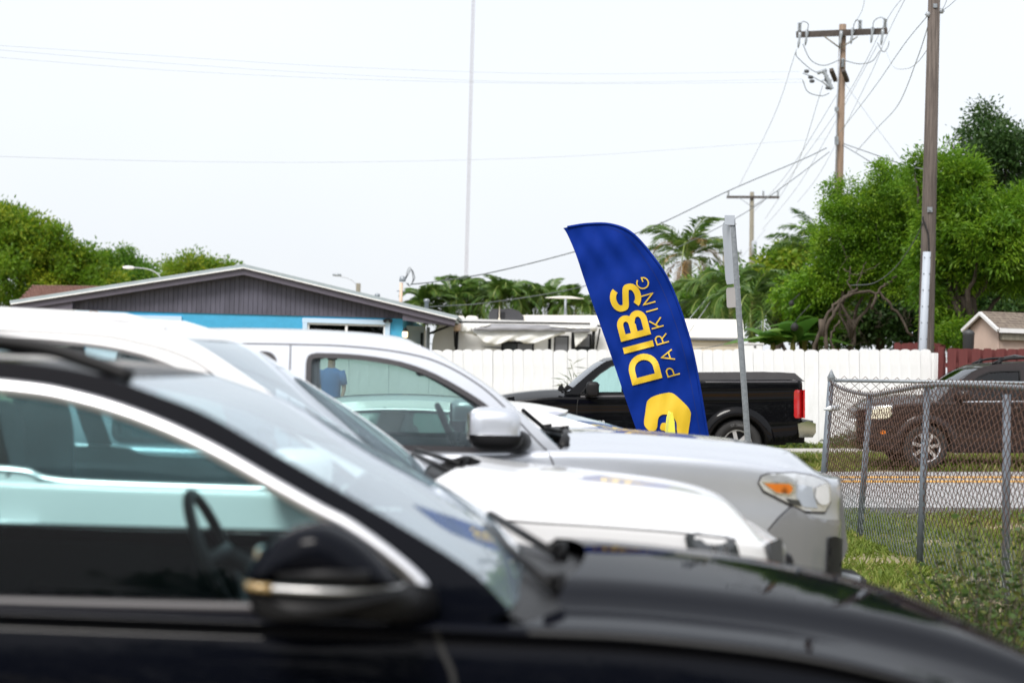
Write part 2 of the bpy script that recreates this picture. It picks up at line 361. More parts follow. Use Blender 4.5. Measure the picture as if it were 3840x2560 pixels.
# ------------------------------------------------------------------ ground and street
def sheet(name, xs, ys, dz, mat_, parent=None):
    mb = MB(); mb.grid([[(x, y, gz(x, y) + dz) for x in xs] for y in ys]); return mb.build(name, mat_, parent, smooth=True)
gx = [-1500, -400, -120, -50] + [x * .75 for x in range(-40, 41)] + [50, 120, 400, 1500]
gy = [-1500, -400, -100, -30, -12] + [y * .75 for y in range(-8, 60)] + [50, 60, 80, 150, 400, 1500, 3000]
tag(sheet('ground', gx, gy, 0, 'soil'), kind='structure')
lx = [x * .5 for x in range(-28, 7)]
tag(sheet('parking_lot', lx, [y * .5 for y in range(-10, 34)], .004, 'lot'), kind='structure')
rx = [-300, -100, -40] + [x * 1. for x in range(-26, 27)] + [40, 100, 300]
rd = tag(sheet('road', rx, [22.6, 24, 26, 28, 30.3], .006, 'asphalt'), kind='structure')
for y0, wl_ in ((27.5, .5), (28.55, .45)): sheet('centre_line', rx, [y0, y0 + wl_], .011, 'yellow_line', rd)
tag(sheet('road_edge_patch', rx, [21.95, 22.25, 22.75], .010, 'asphalt_old'), kind='structure')
tag(sheet('concrete_strip', [4.0 + .4 * k for k in range(20)], [21.35, 21.5], .02, 'concrete'), kind='structure')
sw = tag(sheet('far_sidewalk', rx, [35.3, 36.0, 36.7], .09, 'concrete'), kind='structure')
kb = MB(); kb.grid([[(x, 35.297, gz(x, 35.3) + z) for x in rx] for z in (-.05, .09)]); kb.build('kerb_face', 'concrete', sw)

def blades(name, label, cat, x0, x1, y0, y1, n, h, mat_='grass_blade', keep=None, wid=.012):
    x = rng.uniform(x0, x1, n); y = rng.uniform(y0, y1, n)
    if keep is not None: s = keep(x, y); x, y = x[s], y[s]
    z = np.array([gz(a, b_) for a, b_ in zip(x, y)]); k = len(x); hh = h * rng.uniform(.4, 1.4, k)
    d = unit(np.stack([rng.normal(size=k) * .45, rng.normal(size=k) * .45, np.ones(k)], 1)); a = unit(np.cross(d, rng.normal(size=(k, 3)))) * wid * rng.uniform(.6, 1.3, k)[:, None]
    p = np.stack([x, y, z], 1); bend = rng.normal(size=(k, 3)) * hh[:, None] * .35; bend[:, 2] = -abs(bend[:, 2]) * .3
    q = np.empty((k, 4, 3)); q[:, 0] = p - a; q[:, 1] = p + a; q[:, 2] = p + d * hh[:, None] + a * .3 + bend; q[:, 3] = p + d * hh[:, None] - a * .3 + bend
    patch = .5 + .5 * np.sin(x * 1.9 + np.sin(y * 1.3) * 2) * np.sin(y * 1.1 + x * .4)
    o = quads(name, q, mat_, None, np.clip(rng.normal(.25 + .4 * patch, .25, k), 0, 1)); tag(o, label, cat, kind='stuff'); return o
def patchy(x, y):
    f = np.sin(x * 2.7 + 1.3 * np.sin(y * 1.7)) * np.sin(y * 2.1 + .7 * np.sin(x * 2.3)); return f + rng.normal(size=len(x)) * .4 > -.2
blades('grass', 'short patchy grass along the chain link fence', 'grass', 1.7, 7.5, 8.5, 21.9, 120000, .075, keep=patchy)
blades('swale_grass', 'grass strip beyond the road under the parked cars', 'grass', -6, 11, 30.35, 35.2, 60000, .12, keep=patchy, wid=.018)
blades('fence_grass', 'grass along the foot of the white fence', 'grass', -6, 11, 36.75, 38.3, 26000, .13, wid=.02)

# ------------------------------------------------------------------ white scalloped vinyl fence, built picket by picket
def fy(x): return 39.3 - (x + 8) * .05
def picket_mesh(w, h, th):
    top = [(w / 2 * math.cos(a), h - w * .22 + w * .22 * math.sin(a)) for a in np.linspace(0, math.pi, 9)]
    mb = MB(); mb.prism([(-w / 2, 0)] + [(w / 2, 0)] + top, -th / 2, th / 2, lambda u, v, q: (u, q, v))
    me = bpy.data.meshes.new('picket'); me.from_pydata(mb.v, [], mb.f); me.materials.append(M['vinyl']); return me
FX1 = at(3532, 1310, 38.5).x
wf = thing('vinyl_fence', 'long white vinyl privacy fence with scalloped picket tops beyond the street', 'fence', (0, 0, 0))
pm = [picket_mesh(.1945, 1.93, .03), picket_mesh(.1945, 1.925, .03)]; pw = picket_mesh(.27, 1.92, .03)
x = -8.2; k = 0
while x < FX1 - .25:
    wide = k % 12 == 9; w = .275 if wide else .196
    o = bpy.data.objects.new('picket', pw if wide else pm[k % 2]); put(o, wf); cx = x + w / 2
    o.location = (cx, fy(cx) + random.uniform(-.004, .004), gz(cx, 39) + random.uniform(-.006, .006)); o.rotation_euler = (random.uniform(-.006, .006), R(-1.49) + random.uniform(-.003, .003), -.05)
    x += w; k += 1
bp_ = MB(); bp_.grid([[(xx, fy(xx) + .022, gz(xx, 39) + zz) for xx in np.linspace(-8.2, FX1 - .12, 40)] for zz in (.0, 1.86)]); o = bp_.build('backing_panel', 'vinyl', wf); sd_ = o.modifiers.new('s', 'SOLIDIFY'); sd_.thickness = .006
for zz in (.3, 1.5):
    MB().tube([(xx, fy(xx) + .05, gz(xx, 39) + zz) for xx in np.linspace(-8.2, FX1 - .1, 9)], .03, 4).build('rail', 'vinyl', wf)
for i in range(4):
    xx = FX1 - .13 + i * .035; B1('end_post', (xx, fy(xx) - .01 + .02 * (i % 2), gz(xx, 39) + .93), (.033, .06, 1.86 - .01 * i), 'vinyl', wf)

# ------------------------------------------------------------------ red shadow-box fence
def red_fence(name, label, x0, x1, y0, h, z0, step, wd, rails, capr=.02):
    t = thing(name, label, 'fence', (0, 0, 0)); me = None; x = x0; k = 0
    mb = MB(); mb.prism([(-wd / 2, 0), (wd / 2, 0), (wd / 2, h - .03), (wd / 2 - .03, h), (-wd / 2 + .03, h), (-wd / 2, h - .03)], -.009, .009, lambda u, v, q: (u, q, v))
    me = bpy.data.meshes.new('board'); me.from_pydata(mb.v, [], mb.f); me.materials.append(M['fence_red'])
    while x < x1:
        for s in (0, 1):
            o = bpy.data.objects.new('board', me); put(o, t); xx = x + s * step / 2
            o.location = (xx, y0 + s * .13, z0 + gz(xx, y0) - .01 * s + random.uniform(-.012, .012)); o.rotation_euler = (0, R(-1.3) + random.uniform(-.008, .008), random.uniform(-.02, .02))
        x += step
    for r_ in rails: MB().box(((x0 + x1) / 2, y0 + .065, z0 + r_ + gz((x0 + x1) / 2, y0)), (x1 - x0 + .3, .1, .09), 0, Matrix.Rotation(R(-1.4), 3, 'Y')).build('rail', 'fence_red', t)
    return t
rx0 = at(3577, 1310, 38).x
red_fence('red_fence', 'dark red shadow box wooden fence right of the white fence', rx0, rx0 + 5, 38.0, 1.94, .0, .226, .165, (.35, 1.62))
rp_ = thing('red_gate_post', 'narrow dark red board leaning between white fence and red fence', 'post', (0, 0, 0))
B1('board', (rx0 - .2, 38.2, 1.07 + .1), (.1, .03, 1.95), 'fence_red', rp_); B1('board', (rx0 - .13, 38.25, 1.0 + .1), (.07, .03, 1.7), 'fence_red', rp_)
bxr = at(3372, 1290, 42).x
red_fence('red_back_fence', 'dark red board fence peeking over the white fence behind the tall pole', bxr, at(3550, 1290, 42).x, 42., 2.03, .06, .15, .14, (1.2,))

# ------------------------------------------------------------------ blue house
def uvp(px, py, d): p = at(px, py, d); return (p.x, p.z)
hs_ = thing('blue_house', 'bright blue bungalow with grey boarded gable and pale blue window trim', 'house', (0, 0, 0))
HD = 50.
pk = uvp(920, 1032, HD); el = uvp(60, 1166, HD); er = uvp(1706, 1222, HD)     # underside of fascia line
wl0 = uvp(280, 1156, HD); wr0 = uvp(1512, 1191, HD); wtop = (wl0[1] + wr0[1]) / 2; x0, x1 = wl0[0], wr0[0]
def gline(x): return lin(x, [(el[0], el[1]), (pk[0], pk[1]), (er[0], er[1])])
# the wall with window openings: piers and lintels
win = [(uvp(330, 1200, HD)[0], uvp(680, 1200, HD)[0], uvp(500, 1181, HD)[1]), (uvp(1136, 1200, HD)[0], uvp(1463, 1200, HD)[0], uvp(1300, 1196, HD)[1])]
def wallbox(a, b, z0, z1): B1('wall', ((a + b) / 2, HD + .15, (z0 + z1) / 2), (b - a, .3, z1 - z0), 'house_blue', hs_)
wallbox(x0, win[0][0], 0, wtop); wallbox(win[0][1], win[1][0], 0, wtop); wallbox(win[1][1], x1, 0, wtop)
for a, b, zt in win:
    wallbox(a, b, 0, .9); wallbox(a, b, zt, wtop)
    w_ = B1('window', ((a + b) / 2, HD + .16, (.9 + zt) / 2), (b - a, .04, zt - .9), 'blind', hs_)
    tw = .115
    for (c, d) in ((((a + b) / 2, zt - tw / 2), (b - a + .02, tw)), ((a + tw / 2, (zt + .9) / 2 - tw / 2 - .003), (tw, zt - .9 - tw)), ((b - tw / 2, (zt + .9) / 2 - tw / 2 - .003), (tw, zt - .9 - tw))):
        B1('trim', (c[0], HD - .02, c[1]), (d[0], .06, d[1]), 'trim_paleblue', w_)
    a2, b2, z2 = a + tw + .002, b - tw - .002, zt - tw - .002; fw = .045; mid = (a2 + b2) / 2
    for c, d in ((((a2 + b2) / 2, z2 - fw / 2), (b2 - a2, fw)), ((a2 + fw / 2, (z2 + .9) / 2 - fw / 2 - .002), (fw, z2 - .9 - fw)), ((b2 - fw / 2, (z2 + .9) / 2 - fw / 2 - .002), (fw, z2 - .9 - fw)), ((mid, (z2 + .9) / 2 - fw / 2 - .002), (fw * 1.4, z2 - .9 - fw))):
        B1('frame', (c[0], HD + .03, c[1]), (d[0], .05, d[1]), 'trim_white', w_)
    for q in (-1, 1): B1('pane', (mid + q * (b2 - a2) / 4, HD + .1, (z2 + .9) / 2), ((b2 - a2) / 2 - .07, .01, z2 - .95), 'glass_dark', w_)
    for s_ in range(14): B1('slat', (mid, HD + .135, z2 - .06 - s_ * .05), (b2 - a2 - .1, .012, .03), 'interior_light', w_)
# gable boards, one by one with open joints
MB().prism([(x0, wtop - .02), (x1, wtop - .02), (x1, gline(x1)), (pk[0], pk[1]), (x0, gline(x0))], HD - .005, HD + .1, lambda u, v, q: (u, q, v)).build('gable_backing', 'plastic_black', hs_)
bwid = .118; x = x0
while x < x1 - .01:
    xe = min(x + bwid - .009, x1); pts = [(x, wtop - .03), (xe, wtop - .03), (xe, gline(xe) + .01)] + ([(pk[0], pk[1] + .01)] if x < pk[0] < xe else []) + [(x, gline(x) + .01)]
    MB().prism(pts, HD - .03, HD - .006, lambda u, v, q: (u, q, v)).build('siding_board', 'gable_grey', hs_); x += bwid
# roof: two pitches with fascia, drip edge and overhanging soffit
for e_, s in ((el, -1), (er, 1)):
    dx = e_[0] - pk[0]; dz = e_[1] - pk[1]; L_ = math.hypot(dx, dz); ux, uz = dx / L_, dz / L_; nx, nz_ = -uz * s * (1 if s > 0 else -1) * s, abs(ux)
    nx = (-uz) * (1 if ux > 0 else -1); nx = -uz if ux > 0 else uz
    def strip(name, n0, n1, ya, yb, mt, ext=0.):
        p = [(pk[0] + nx * n0, pk[1] + nz_ * n0), (e_[0] + nx * n0 + ux * ext, e_[1] + nz_ * n0 + uz * ext), (e_[0] + nx * n1 + ux * ext, e_[1] + nz_ * n1 + uz * ext), (pk[0] + nx * n1 * 0, pk[1] + n1 / nz_)]
        p[0] = (pk[0], pk[1] + n0 / nz_)
        MB().prism(p, ya, yb, lambda u, v, q: (u, q, v)).build(name, mt, hs_)
    strip('fascia', 0, .15, HD - .34, HD - .30, 'fascia_grey'); strip('drip_edge', .152, .182, HD - .41, HD - .29, 'trim_white', .01)
    strip('roof', .10, .16, HD - .295, HD + 11, 'roof_pale'); strip('roof_edge', .184, .26, HD - .38, HD + 11, 'roof_pale', .03)
    strip('soffit', .0, .02, HD - .295, HD - .03, 'fascia_grey')
B1('side_wall', (x0 + .1, HD + 5.4, wtop / 2), (.2, 10.2, wtop), 'house_blue', hs_); B1('side_wall', (x1 - .1, HD + 5.4, wtop / 2), (.2, 10.2, wtop), 'house_blue', hs_)
B1('back_wall', ((x0 + x1) / 2, HD + 10.6, wtop / 2), (x1 - x0, .2, wtop), 'house_blue', hs_)
for e_, xa in ((el, x0), (er, x1)):   # boxed eave returns beyond the wall
    zb = gline(xa) - .0
    MB().prism([(xa, wtop - .02 - (.06 if e_ is er else 0)), (xa, gline(xa)), (e_[0], e_[1]), (e_[0], e_[1] - .02)], HD - .28, HD - .03, lambda u, v, q: (u, q, v)).build('eave_return', 'fascia_grey', hs_)
for px, py in ((353, 1166), (1455, 1198)):
    p = at(px, py, HD - .08); f_ = MB(); f_.box((p.x, p.y, p.z), (.1, .1, .05)); f_.lathe([(0, -.05), (.05, -.05), (.035, .06), (0, .06)], 10, 'Y', (p.x - .07, p.y - .03, p.z - .03)); f_.lathe([(0, -.05), (.05, -.05), (.035, .06), (0, .06)], 10, 'Y', (p.x + .07, p.y - .03, p.z - .03))
    f_.build('floodlight', 'plastic_black', hs_)
p = at(1519, 1252, HD - .12); ln = MB(); ln.box((p.x + .0, p.y + .07, p.z + .08), (.05, .1, .04)); ln.lathe([(0, .17), (.02, .16), (.075, .07), (.07, .06)], 8, 'Z', p); ln.lathe([(.04, -.1), (.03, -.13), (0, -.14)], 8, 'Z', p)
lo = ln.build('wall_lantern', 'plastic_black', hs_); MB().lathe([(.03, -.1), (.065, -.07), (.065, .06), (0, .07)], 8, 'Z', p).build('lantern_glass', 'lamp_glow', lo)
# service mast and vent pipes on the roof
p = at(1505, 1060, 52); q = at(1505, 1150, 52); ms = thing('service_mast', 'peach painted electric service mast with looped cables above the blue house', 'mast', (p.x, 52, 0))
T1('pipe', [(0, 0, q.z - .5), (0, 0, p.z)], .045, 'pipe_peach', ms); MB().lathe([(0, .12), (.07, .1), (.09, .0), (.07, -.03), (0, -.03)], 12, 'Z', (.03, 0, p.z + .06)).build('weather_head', 'galv', ms, True)
for k in range(3): T1('cable_loop', [Vector((a, .02 * k, p.z + b_)) for a, b_ in crv([(.1, .08), (.16 + .05 * k, .35), (.24 + .05 * k, .38 - .1 * k), (.3 + .02 * k, .1), (.22, -.08), (.12 + .03 * k, .0)], 5)], .008, 'wire', ms, 5)
B1('bracket', (0, 0, p.z - .22), (.22, .05, .03), 'galv', ms)
for px, py, r_, mt in ((1415, 1112, .05, 'galv'), (1600, 1132, .055, 'galv')):
    p = at(px, py, 52); v_ = MB(); v_.lathe([(r_, -.6), (r_, 0), (r_ * 1.5, .01), (r_ * 1.3, .07), (0, .09)], 12, 'Z', (p.x, 52, p.z)); o = v_.build('vent_pipe', mt, None, True)
    tag(o, 'short metal vent pipe on the blue house roof near ' + ('the service mast' if px == 1415 else 'the right eave'), 'vent pipe')

# ------------------------------------------------------------------ camper trailer with torn awning
rv = thing('camper_trailer', 'white camper trailer with torn awning behind the white fence', 'camper', (0, 0, 0)); RD = 53.
ra = at(1622, 1220, RD).x; rb = at(2345, 1220, RD).x; rt = at(1980, 1200, RD).z
prof = [(ra, .5)] + [(ra + .55 * (1 - math.cos(a)), rt - .75 + .75 * math.sin(a)) for a in np.linspace(0, math.pi / 2, 8)] + [(rb, rt - .04), (rb, .5)]
MB().prism(prof, RD, RD + 2.4, lambda u, v, q: (u, q, v)).build('body', 'rv_white', rv)
rtop = [at(1960, 1183, RD + 1).z, at(2330, 1188, RD + 1).z]
MB().prism([(at(1930, 1190, RD + 1).x, rt - .05), (at(1945, 1190, RD + 1).x, rtop[0]), (rb - .02, rtop[1] + .03), (rb - .02, rt - .05)], RD + .5, RD + 2.2, lambda u, v, q: (u, q, v)).build('roof_section', 'cream_roof', rv)
for px, wpx, hpx in ((1725, 36, 14), (1770, 48, 15)):
    p = at(px, 1200, RD + .6); MB().lathe([(wpx / 280, 0), (wpx / 290, hpx / 280), (wpx / 400, hpx / 160), (0, hpx / 150)], 12, 'Z', (p.x, p.y, rt - .01)).build('roof_vent', 'cream_roof', rv, True)
p = at(1838, 1202, RD + .8); pe = at(1960, 1202, RD + .8); az = rt - .02
acp = [(p.x, az), (p.x, az + .2), (p.x + .08, az + .28), (p.x + .6, az + .29), (p.x + .76, az + .24), (pe.x, az + .1), (pe.x, az)]
acu = MB().prism(acp, RD + .43, RD + 1.3, lambda u, v, q: (u, q, v)).build('air_conditioner', 'ac_grey', rv, bevel=.03)
for k in range(5): B1('louvre', (p.x + .30, RD + .425, az + .06 + .04 * k), (.2, .015, .012), 'plastic_black', acu)
p = at(2119, 1200, RD + .9); an = T1('antenna_mast', [(p.x, p.y, rt - .05), (p.x, p.y, at(2119, 1115, RD + .9).z)], .035, 'galv', rv)
pa = at(2045, 1116, RD + .9); pb = at(2190, 1116, RD + .9); MB().tube([(pa.x, pa.y, pa.z), (p.x - .15, pa.y, pa.z + .02), (p.x + .15, pa.y, pa.z + .02), (pb.x, pa.y, pa.z)], [.008, .035, .035, .008], 8).build('antenna_bar', 'cream_roof', an, True)
p = at(1872, 1198, RD + .2); MB().lathe([(.04, 0), (.012, .05), (.006, .35), (0, .35)], 6, 'Z', (p.x, p.y, rt)).build('whip_antenna', 'cream', rv)
# awning rail, roller fabric and the torn cloth
y1 = RD - .12; w0, w1 = at(1722, 1207, y1), at(2215, 1213, y1)
T1('awning_rail', [w0, w1], .022, 'plastic_black', rv)
def cloth(name, top, bot, y0, mt, amp=.05, nrow=8, ncol=60, ragged=0., bulge=.12):
    rows = []; tt = crv(top, 12); bb = crv(bot, 12)
    def samp(c, f): f = f * (len(c) - 1); i = min(int(f), len(c) - 2); return c[i] + (c[i + 1] - c[i]) * (f - i)
    for j in range(nrow + 1):
        row = []
        for i in range(ncol + 1):
            f = i / ncol; a = samp(tt, f); b_ = samp(bb, f); g = j / nrow; p_ = a + (b_ - a) * g
            rag = ragged * (random.uniform(-1, 1)) if j == nrow else 0
            w = at(p_[0], p_[1] + rag, y0); row.append((w.x, y0 - bulge * math.sin(g * 2.2) + amp * math.sin(f * 37 + g * 3) * g, w.z))
        rows.append(row)
    o = MB(); o.grid(rows); o = o.build(name, mt, rv, smooth=True); s = o.modifiers.new('s', 'SOLIDIFY'); s.thickness = .01; return o
cloth('awning_roll', [(1780, 1222), (1850, 1216), (2000, 1219), (2110, 1222), (2210, 1230)], [(1765, 1238), (1860, 1241), (2000, 1241), (2100, 1243), (2212, 1247)], RD - .25, 'awning_grey', .015, bulge=.1)
cloth('torn_cloth', [(1725, 1215), (1780, 1240), (1900, 1238), (2000, 1240), (2120, 1243)], [(1726, 1248), (1790, 1258), (1812, 1282), (1858, 1293), (1930, 1275), (1985, 1289), (2118, 1250)], RD - .2, 'cloth_white', .03, ragged=3.2, bulge=.05)
cloth('torn_cloth', [(1730, 1212), (1765, 1213), (1800, 1214), (1840, 1216)], [(1725, 1243), (1772, 1243), (1775, 1236), (1838, 1218)], RD - .3, 'cloth_white', .03, ragged=2.5, bulge=.03)
cloth('torn_cloth', [(2060, 1221), (2120, 1224), (2235, 1226)], [(2062, 1223), (2160, 1232), (2232, 1229)], RD - .36, 'cloth_white', .01, bulge=.02)
cloth('torn_cloth', [(2152, 1246), (2180, 1246), (2205, 1247)], [(2158, 1300), (2166, 1294), (2200, 1262)], RD - .2, 'cloth_white', .02, ragged=2, bulge=.03)
for px, mt in ((1713, 'pipe_peach'), (2225, 'trim_white')):
    p = at(px, 1226, RD - .3); MB().lathe([(0, -.08), (.11, -.08), (.12, 0), (.1, .1), (0, .1)], 10, 'X', p).build('awning_end_cap', mt, rv, True)
for x_, ya, yb in ((1710, 1232, 1345), (2222, 1225, 1345)):
    a, b_ = at(x_ + 5, ya, RD - .2), at(x_, yb, RD - .2); T1('awning_arm', [a, b_], .045, 'plastic_black', rv, 6)
for a, b_ in (((1704, 1228), (1706, 1300)), ((2250, 1232), (2236, 1310)), ((2232, 1232), (2218, 1320)), ((2210, 1214), (2255, 1224))):
    T1('awning_strut', [at(*a, RD - .3), at(*b_, RD - .3)], .022, 'plastic_black', rv, 6)
def rvbox(name, a, b_, c, d, dy, mt, par=rv, th=.03, bevel=.0):
    p0 = at(a, b_, RD - dy); p1 = at(c, d, RD - dy); return B1(name, ((p0.x + p1.x) / 2, RD - dy, (p0.z + p1.z) / 2), (abs(p1.x - p0.x), th, abs(p1.z - p0.z)), mt, par, bevel=bevel)
w_ = rvbox('window', 1880, 1278, 2000, 1390, .012, 'plastic_black', bevel=.01); rvbox('pane', 1888, 1288, 1936, 1380, .04, 'lamp_dark', w_, .01); rvbox('pane', 1942, 1288, 1994, 1380, .04, 'rv_grey', w_, .01)
rvbox('stripe', 2056, 1258, 2064, 1400, .01, 'plastic_black'); rvbox('stripe', 2143, 1246, 2152, 1400, .01, 'plastic_black')
d_ = rvbox('door', 2066, 1246, 2142, 1420, .008, 'rv_white'); rvbox('door_window', 2078, 1257, 2130, 1400, .03, 'plastic_black', d_, .02, .02); rvbox('pane', 2083, 1263, 2125, 1395, .045, 'rv_grey', d_, .01)
w_ = rvbox('window', 2155, 1250, 2216, 1350, .012, 'plastic_black', bevel=.02); rvbox('pane', 2160, 1256, 2210, 1300, .04, 'rv_grey', w_, .01); rvbox('pane', 2160, 1306, 2210, 1345, .04, 'lamp_dark', w_, .01)
a = [at(*q, RD - .01) for q in ((1805, 1299), (1880, 1308), (1880, 1299), (1870, 1300))]; MB().prism([(q.x, q.z) for q in a[:3]], RD - .012, RD + .01, lambda u, v, q: (u, q, v)).build('decal', 'rv_grey', rv)
for cc in ([(1642, 1243), (1680, 1240), (1730, 1239)],): MB().tube([at(*q, RD + .05) for q in crv(cc, 4)], .03, 6).build('front_trim', 'plastic_black', rv)

# lap-sided shed in the gap, with a metal post
sd = thing('lap_sided_shed', 'white lap sided shed wall under the blue house eave', 'shed', (0, 0, 0)); a = at(1512, 1230, 51.6); b_ = at(1592, 1230, 51.6)
B1('wall', ((a.x + b_.x) / 2, 52.2, 1.2), (b_.x - a.x, 1., 2.5), 'trim_white', sd)
for k in range(26): MB().box(((a.x + b_.x) / 2, 51.66, .1 + k * .095), (b_.x - a.x, .02, .1), 0, Matrix.Rotation(R(-10), 3, 'X')).build('lap_board', 'trim_white', sd)
p = at(1606, 1240, 51.5); q = at(1604, 1300, 51.5)
cp = thing('carport_post', 'grey metal carport post between the blue house and the camper', 'post', (p.x, 51.5, 0)); B1('post', (0, 0, 1.25), (.09, .09, 2.5), 'galv', cp); B1('downpipe', (-.16, -.02, 1.2), (.07, .07, 2.3), 'plastic_black', cp)
pr = MB(); aa = at(1515, 1212, 50.3); bb = at(1700, 1220, 50.3)
for k in range(14): pr.box((aa.x + (bb.x - aa.x) * (k + .5) / 14, 50.65, aa.z - .02), ((bb.x - aa.x) / 14 * .9, .5, .03), 0, Matrix.Rotation(R(4), 3, 'X'))
pr.build('corrugated_canopy', 'galv', cp)
T1('brace', [at(1610, 1250, 50.9) - cp.location, at(1690, 1220, 50.9) - cp.location], .03, 'plastic_black', cp, 6)

# ------------------------------------------------------------------ cream building, utility box, pink shed, brown roof
cb = thing('cream_building', 'low cream building with pale roof and lap siding left of the coconut foliage', 'building', (0, 0, 0)); CD = 47.
a = at(2535, 1262, CD); b_ = at(2768, 1266, CD)
for k in range(30):
    zz = a.z - .06 - k * .083
    if zz < 0: break
    MB().box(((a.x + b_.x) / 2, CD, zz), (b_.x - a.x, .03, .084), 0, Matrix.Rotation(R(-8), 3, 'X')).build('lap_board', 'cream', cb)
B1('wall', ((a.x + b_.x) / 2, CD + 2.55, (a.z - .05) / 2), (b_.x - a.x - .02, 5, a.z - .05), 'cream', cb)
B1('corner_board', (b_.x + .04, CD - .01, (a.z - .03) / 2), (.09, .06, a.z - .03), 'cream', cb)
tl = at(2500, 1194, CD + 1.6); tr_ = at(2784, 1198, CD + 1.6); bl = at(2500, 1262, CD - .08); br = at(2792, 1266, CD - .08)
mb = MB(); mb.add([bl, br, (tr_.x, tr_.y, tr_.z), tl], [(0, 1, 2, 3)]); mb.add([(tl.x, CD + 5.4, bl.z), (br.x, CD + 5.4, br.z), tr_, tl], [(0, 3, 2, 1)])
o = mb.build('roof', 'cream_roof', cb); s = o.modifiers.new('s', 'SOLIDIFY'); s.thickness = .05
MB().tube([bl + Vector((0, -.03, -.05)), br + Vector((0, -.03, -.05))], .035, 6).build('gutter', 'rv_grey', cb)
mb = MB(); mb.add([(br.x - .15, CD, br.z - .04), (br.x - .15, CD + 5.3, br.z - .04), (tr_.x - .15, CD + 1.6, tr_.z - .04)], [(0, 1, 2)]); mb.build('gable_end', 'cream', cb)
p = at(2824, 1310, 43.); ub = thing('utility_box', 'white metal utility box beside the cream building', 'box', (p.x, 43, 0)); zt = at(2824, 1290, 43).z
B1('cabinet', (0, .3, zt / 2), (.42, .6, zt), 'trim_white', ub, bevel=.02); B1('lid', (0, .3, zt + .012), (.46, .64, .03), 'rv_white', ub); B1('latch', (.04, -.01, zt - .05), (.05, .02, .03), 'rubber', ub)

ps = thing('pink_shed', 'small pinkish shed with brown shingle roof and white trim behind the red fence', 'shed', tuple(at(3745, 1400, 40.5))[:2] + (0,), R(21)); 
zc = at(3745, 1222, 40.5).z; zp = at(3695, 1180, 41.2).z
LW = 1.0; LL = 3.2
B1('wall', (LL / 2, .02, zc / 2), (LL, .04, zc), 'shed_pink', ps); B1('wall', (LL / 2, LW - .02, zc / 2), (LL, .04, zc), 'shed_pink', ps)
MB().prism([(0, 0), (LW, 0), (LW, zc), (LW / 2, zp), (0, zc)], -.03, .02, lambda u, v, q: (q, u, v)).build('gable_wall', 'shed_pink', ps)
for sgn, yb in ((1, -.14), (-1, LW + .14)):
    zz = zc - .06; yr = LW / 2; mb = MB(); n = 7
    for r_ in range(n):
        for k in range(14):
            f0, f1 = r_ / n, (r_ + 1) / n + .03; off = (r_ % 2) * .12; xa = -.12 + (k - .5) * .24 + off; xb = xa + .232
            xa, xb = max(xa, -.12), min(xb, LL + .1)
            if xb <= xa: continue
            P_ = lambda x_, f, up: (x_, yb + (yr - yb) * f, zz + (zp + .05 - zz) * f + up)
            mb.add([P_(xa, f0, .03), P_(xb, f0, .03), P_(xb, f1, .012), P_(xa, f1, .012), P_(xa, f0, .0), P_(xb, f0, .0)], [(0, 1, 2, 3), (0, 4, 5, 1)])
    o = mb.build('shingle', 'shingle_grey', ps); o['kind'] = 'stuff'
    MB().add([(-.11, yb, zz), (LL, yb, zz), (LL, yr, zp + .05), (-.11, yr, zp + .05)], [(0, 1, 2, 3)]).build('roof_deck', 'plastic_black', ps)
    MB().tube([(-.13, yb, zz - .03), (-.13, yr, zp + .02)], .045, 4).build('barge_board', 'trim_white', ps)
    MB().box((LL / 2, yb - .0, zz - .03), (LL + .2, .025, .09)).build('fascia', 'trim_white', ps)
MB().box((LL / 2, -.06, zc - .2), (LL, .08, .16)).build('soffit_board', 'wood_pole_grey', ps)
p = at(3632, 1262, 40.6); bn = MB(); bn.lathe([(0, -1.0), (.1, -1.), (.12, .04), (.13, .06), (.1, .12), (0, .15)], 14, 'Z', p); tag(bn.build('wheeled_bin', 'plastic_grey', None, True), 'dark grey bin with rounded lid beside the pink shed', 'bin')

bh = thing('brown_roofed_house', 'house with reddish brown shingle hip roof behind the blue house', 'house', (0, 0, 0)); BD = 60.
a = at(48, 1148, BD); b_ = at(122, 1070, BD + 3); c = at(700, 1078, BD + 3); ex = at(720, 1150, BD).x
def hip(q0, q1, t0, t1, nm):
    n = 13; m_ = 42; mb = MB()
    for r_ in range(n):
        for k in range(m_):
            f0, f1 = r_ / n, (r_ + 1.15) / n; u0, u1 = (k + (r_ % 2) * .5) / m_, (k + (r_ % 2) * .5 + .93) / m_
            if u1 > 1: continue
            pt = lambda u, f, up: (Vector(q0).lerp(Vector(q1), u)).lerp(Vector(t0).lerp(Vector(t1), u), f) + Vector((0, -up * .4, up))
            mb.add([pt(u0, f0, .035), pt(u1, f0, .035), pt(u1, min(f1, 1), .012), pt(u0, min(f1, 1), .012), pt(u0, f0, 0), pt(u1, f0, 0)], [(0, 1, 2, 3), (0, 4, 5, 1)])
    o = mb.build(nm, 'shingle_brown', bh); o['kind'] = 'stuff'
    MB().add([q0, q1, t1, t0], [(0, 1, 2, 3)]).build('roof_deck', 'plastic_black', bh)
hip((a.x, BD, a.z), (ex, BD, a.z), b_, c, 'roof_slope_shingles')
MB().add([(a.x, BD, a.z), b_, (a.x, BD + 8, a.z)], [(0, 1, 2)]).build('hip_end', 'shingle_brown', bh)
B1('wall', ((a.x + ex) / 2 + .3, BD + 4, (a.z - .05) / 2), (ex - a.x - .6, 7, a.z - .05), 'cream', bh)

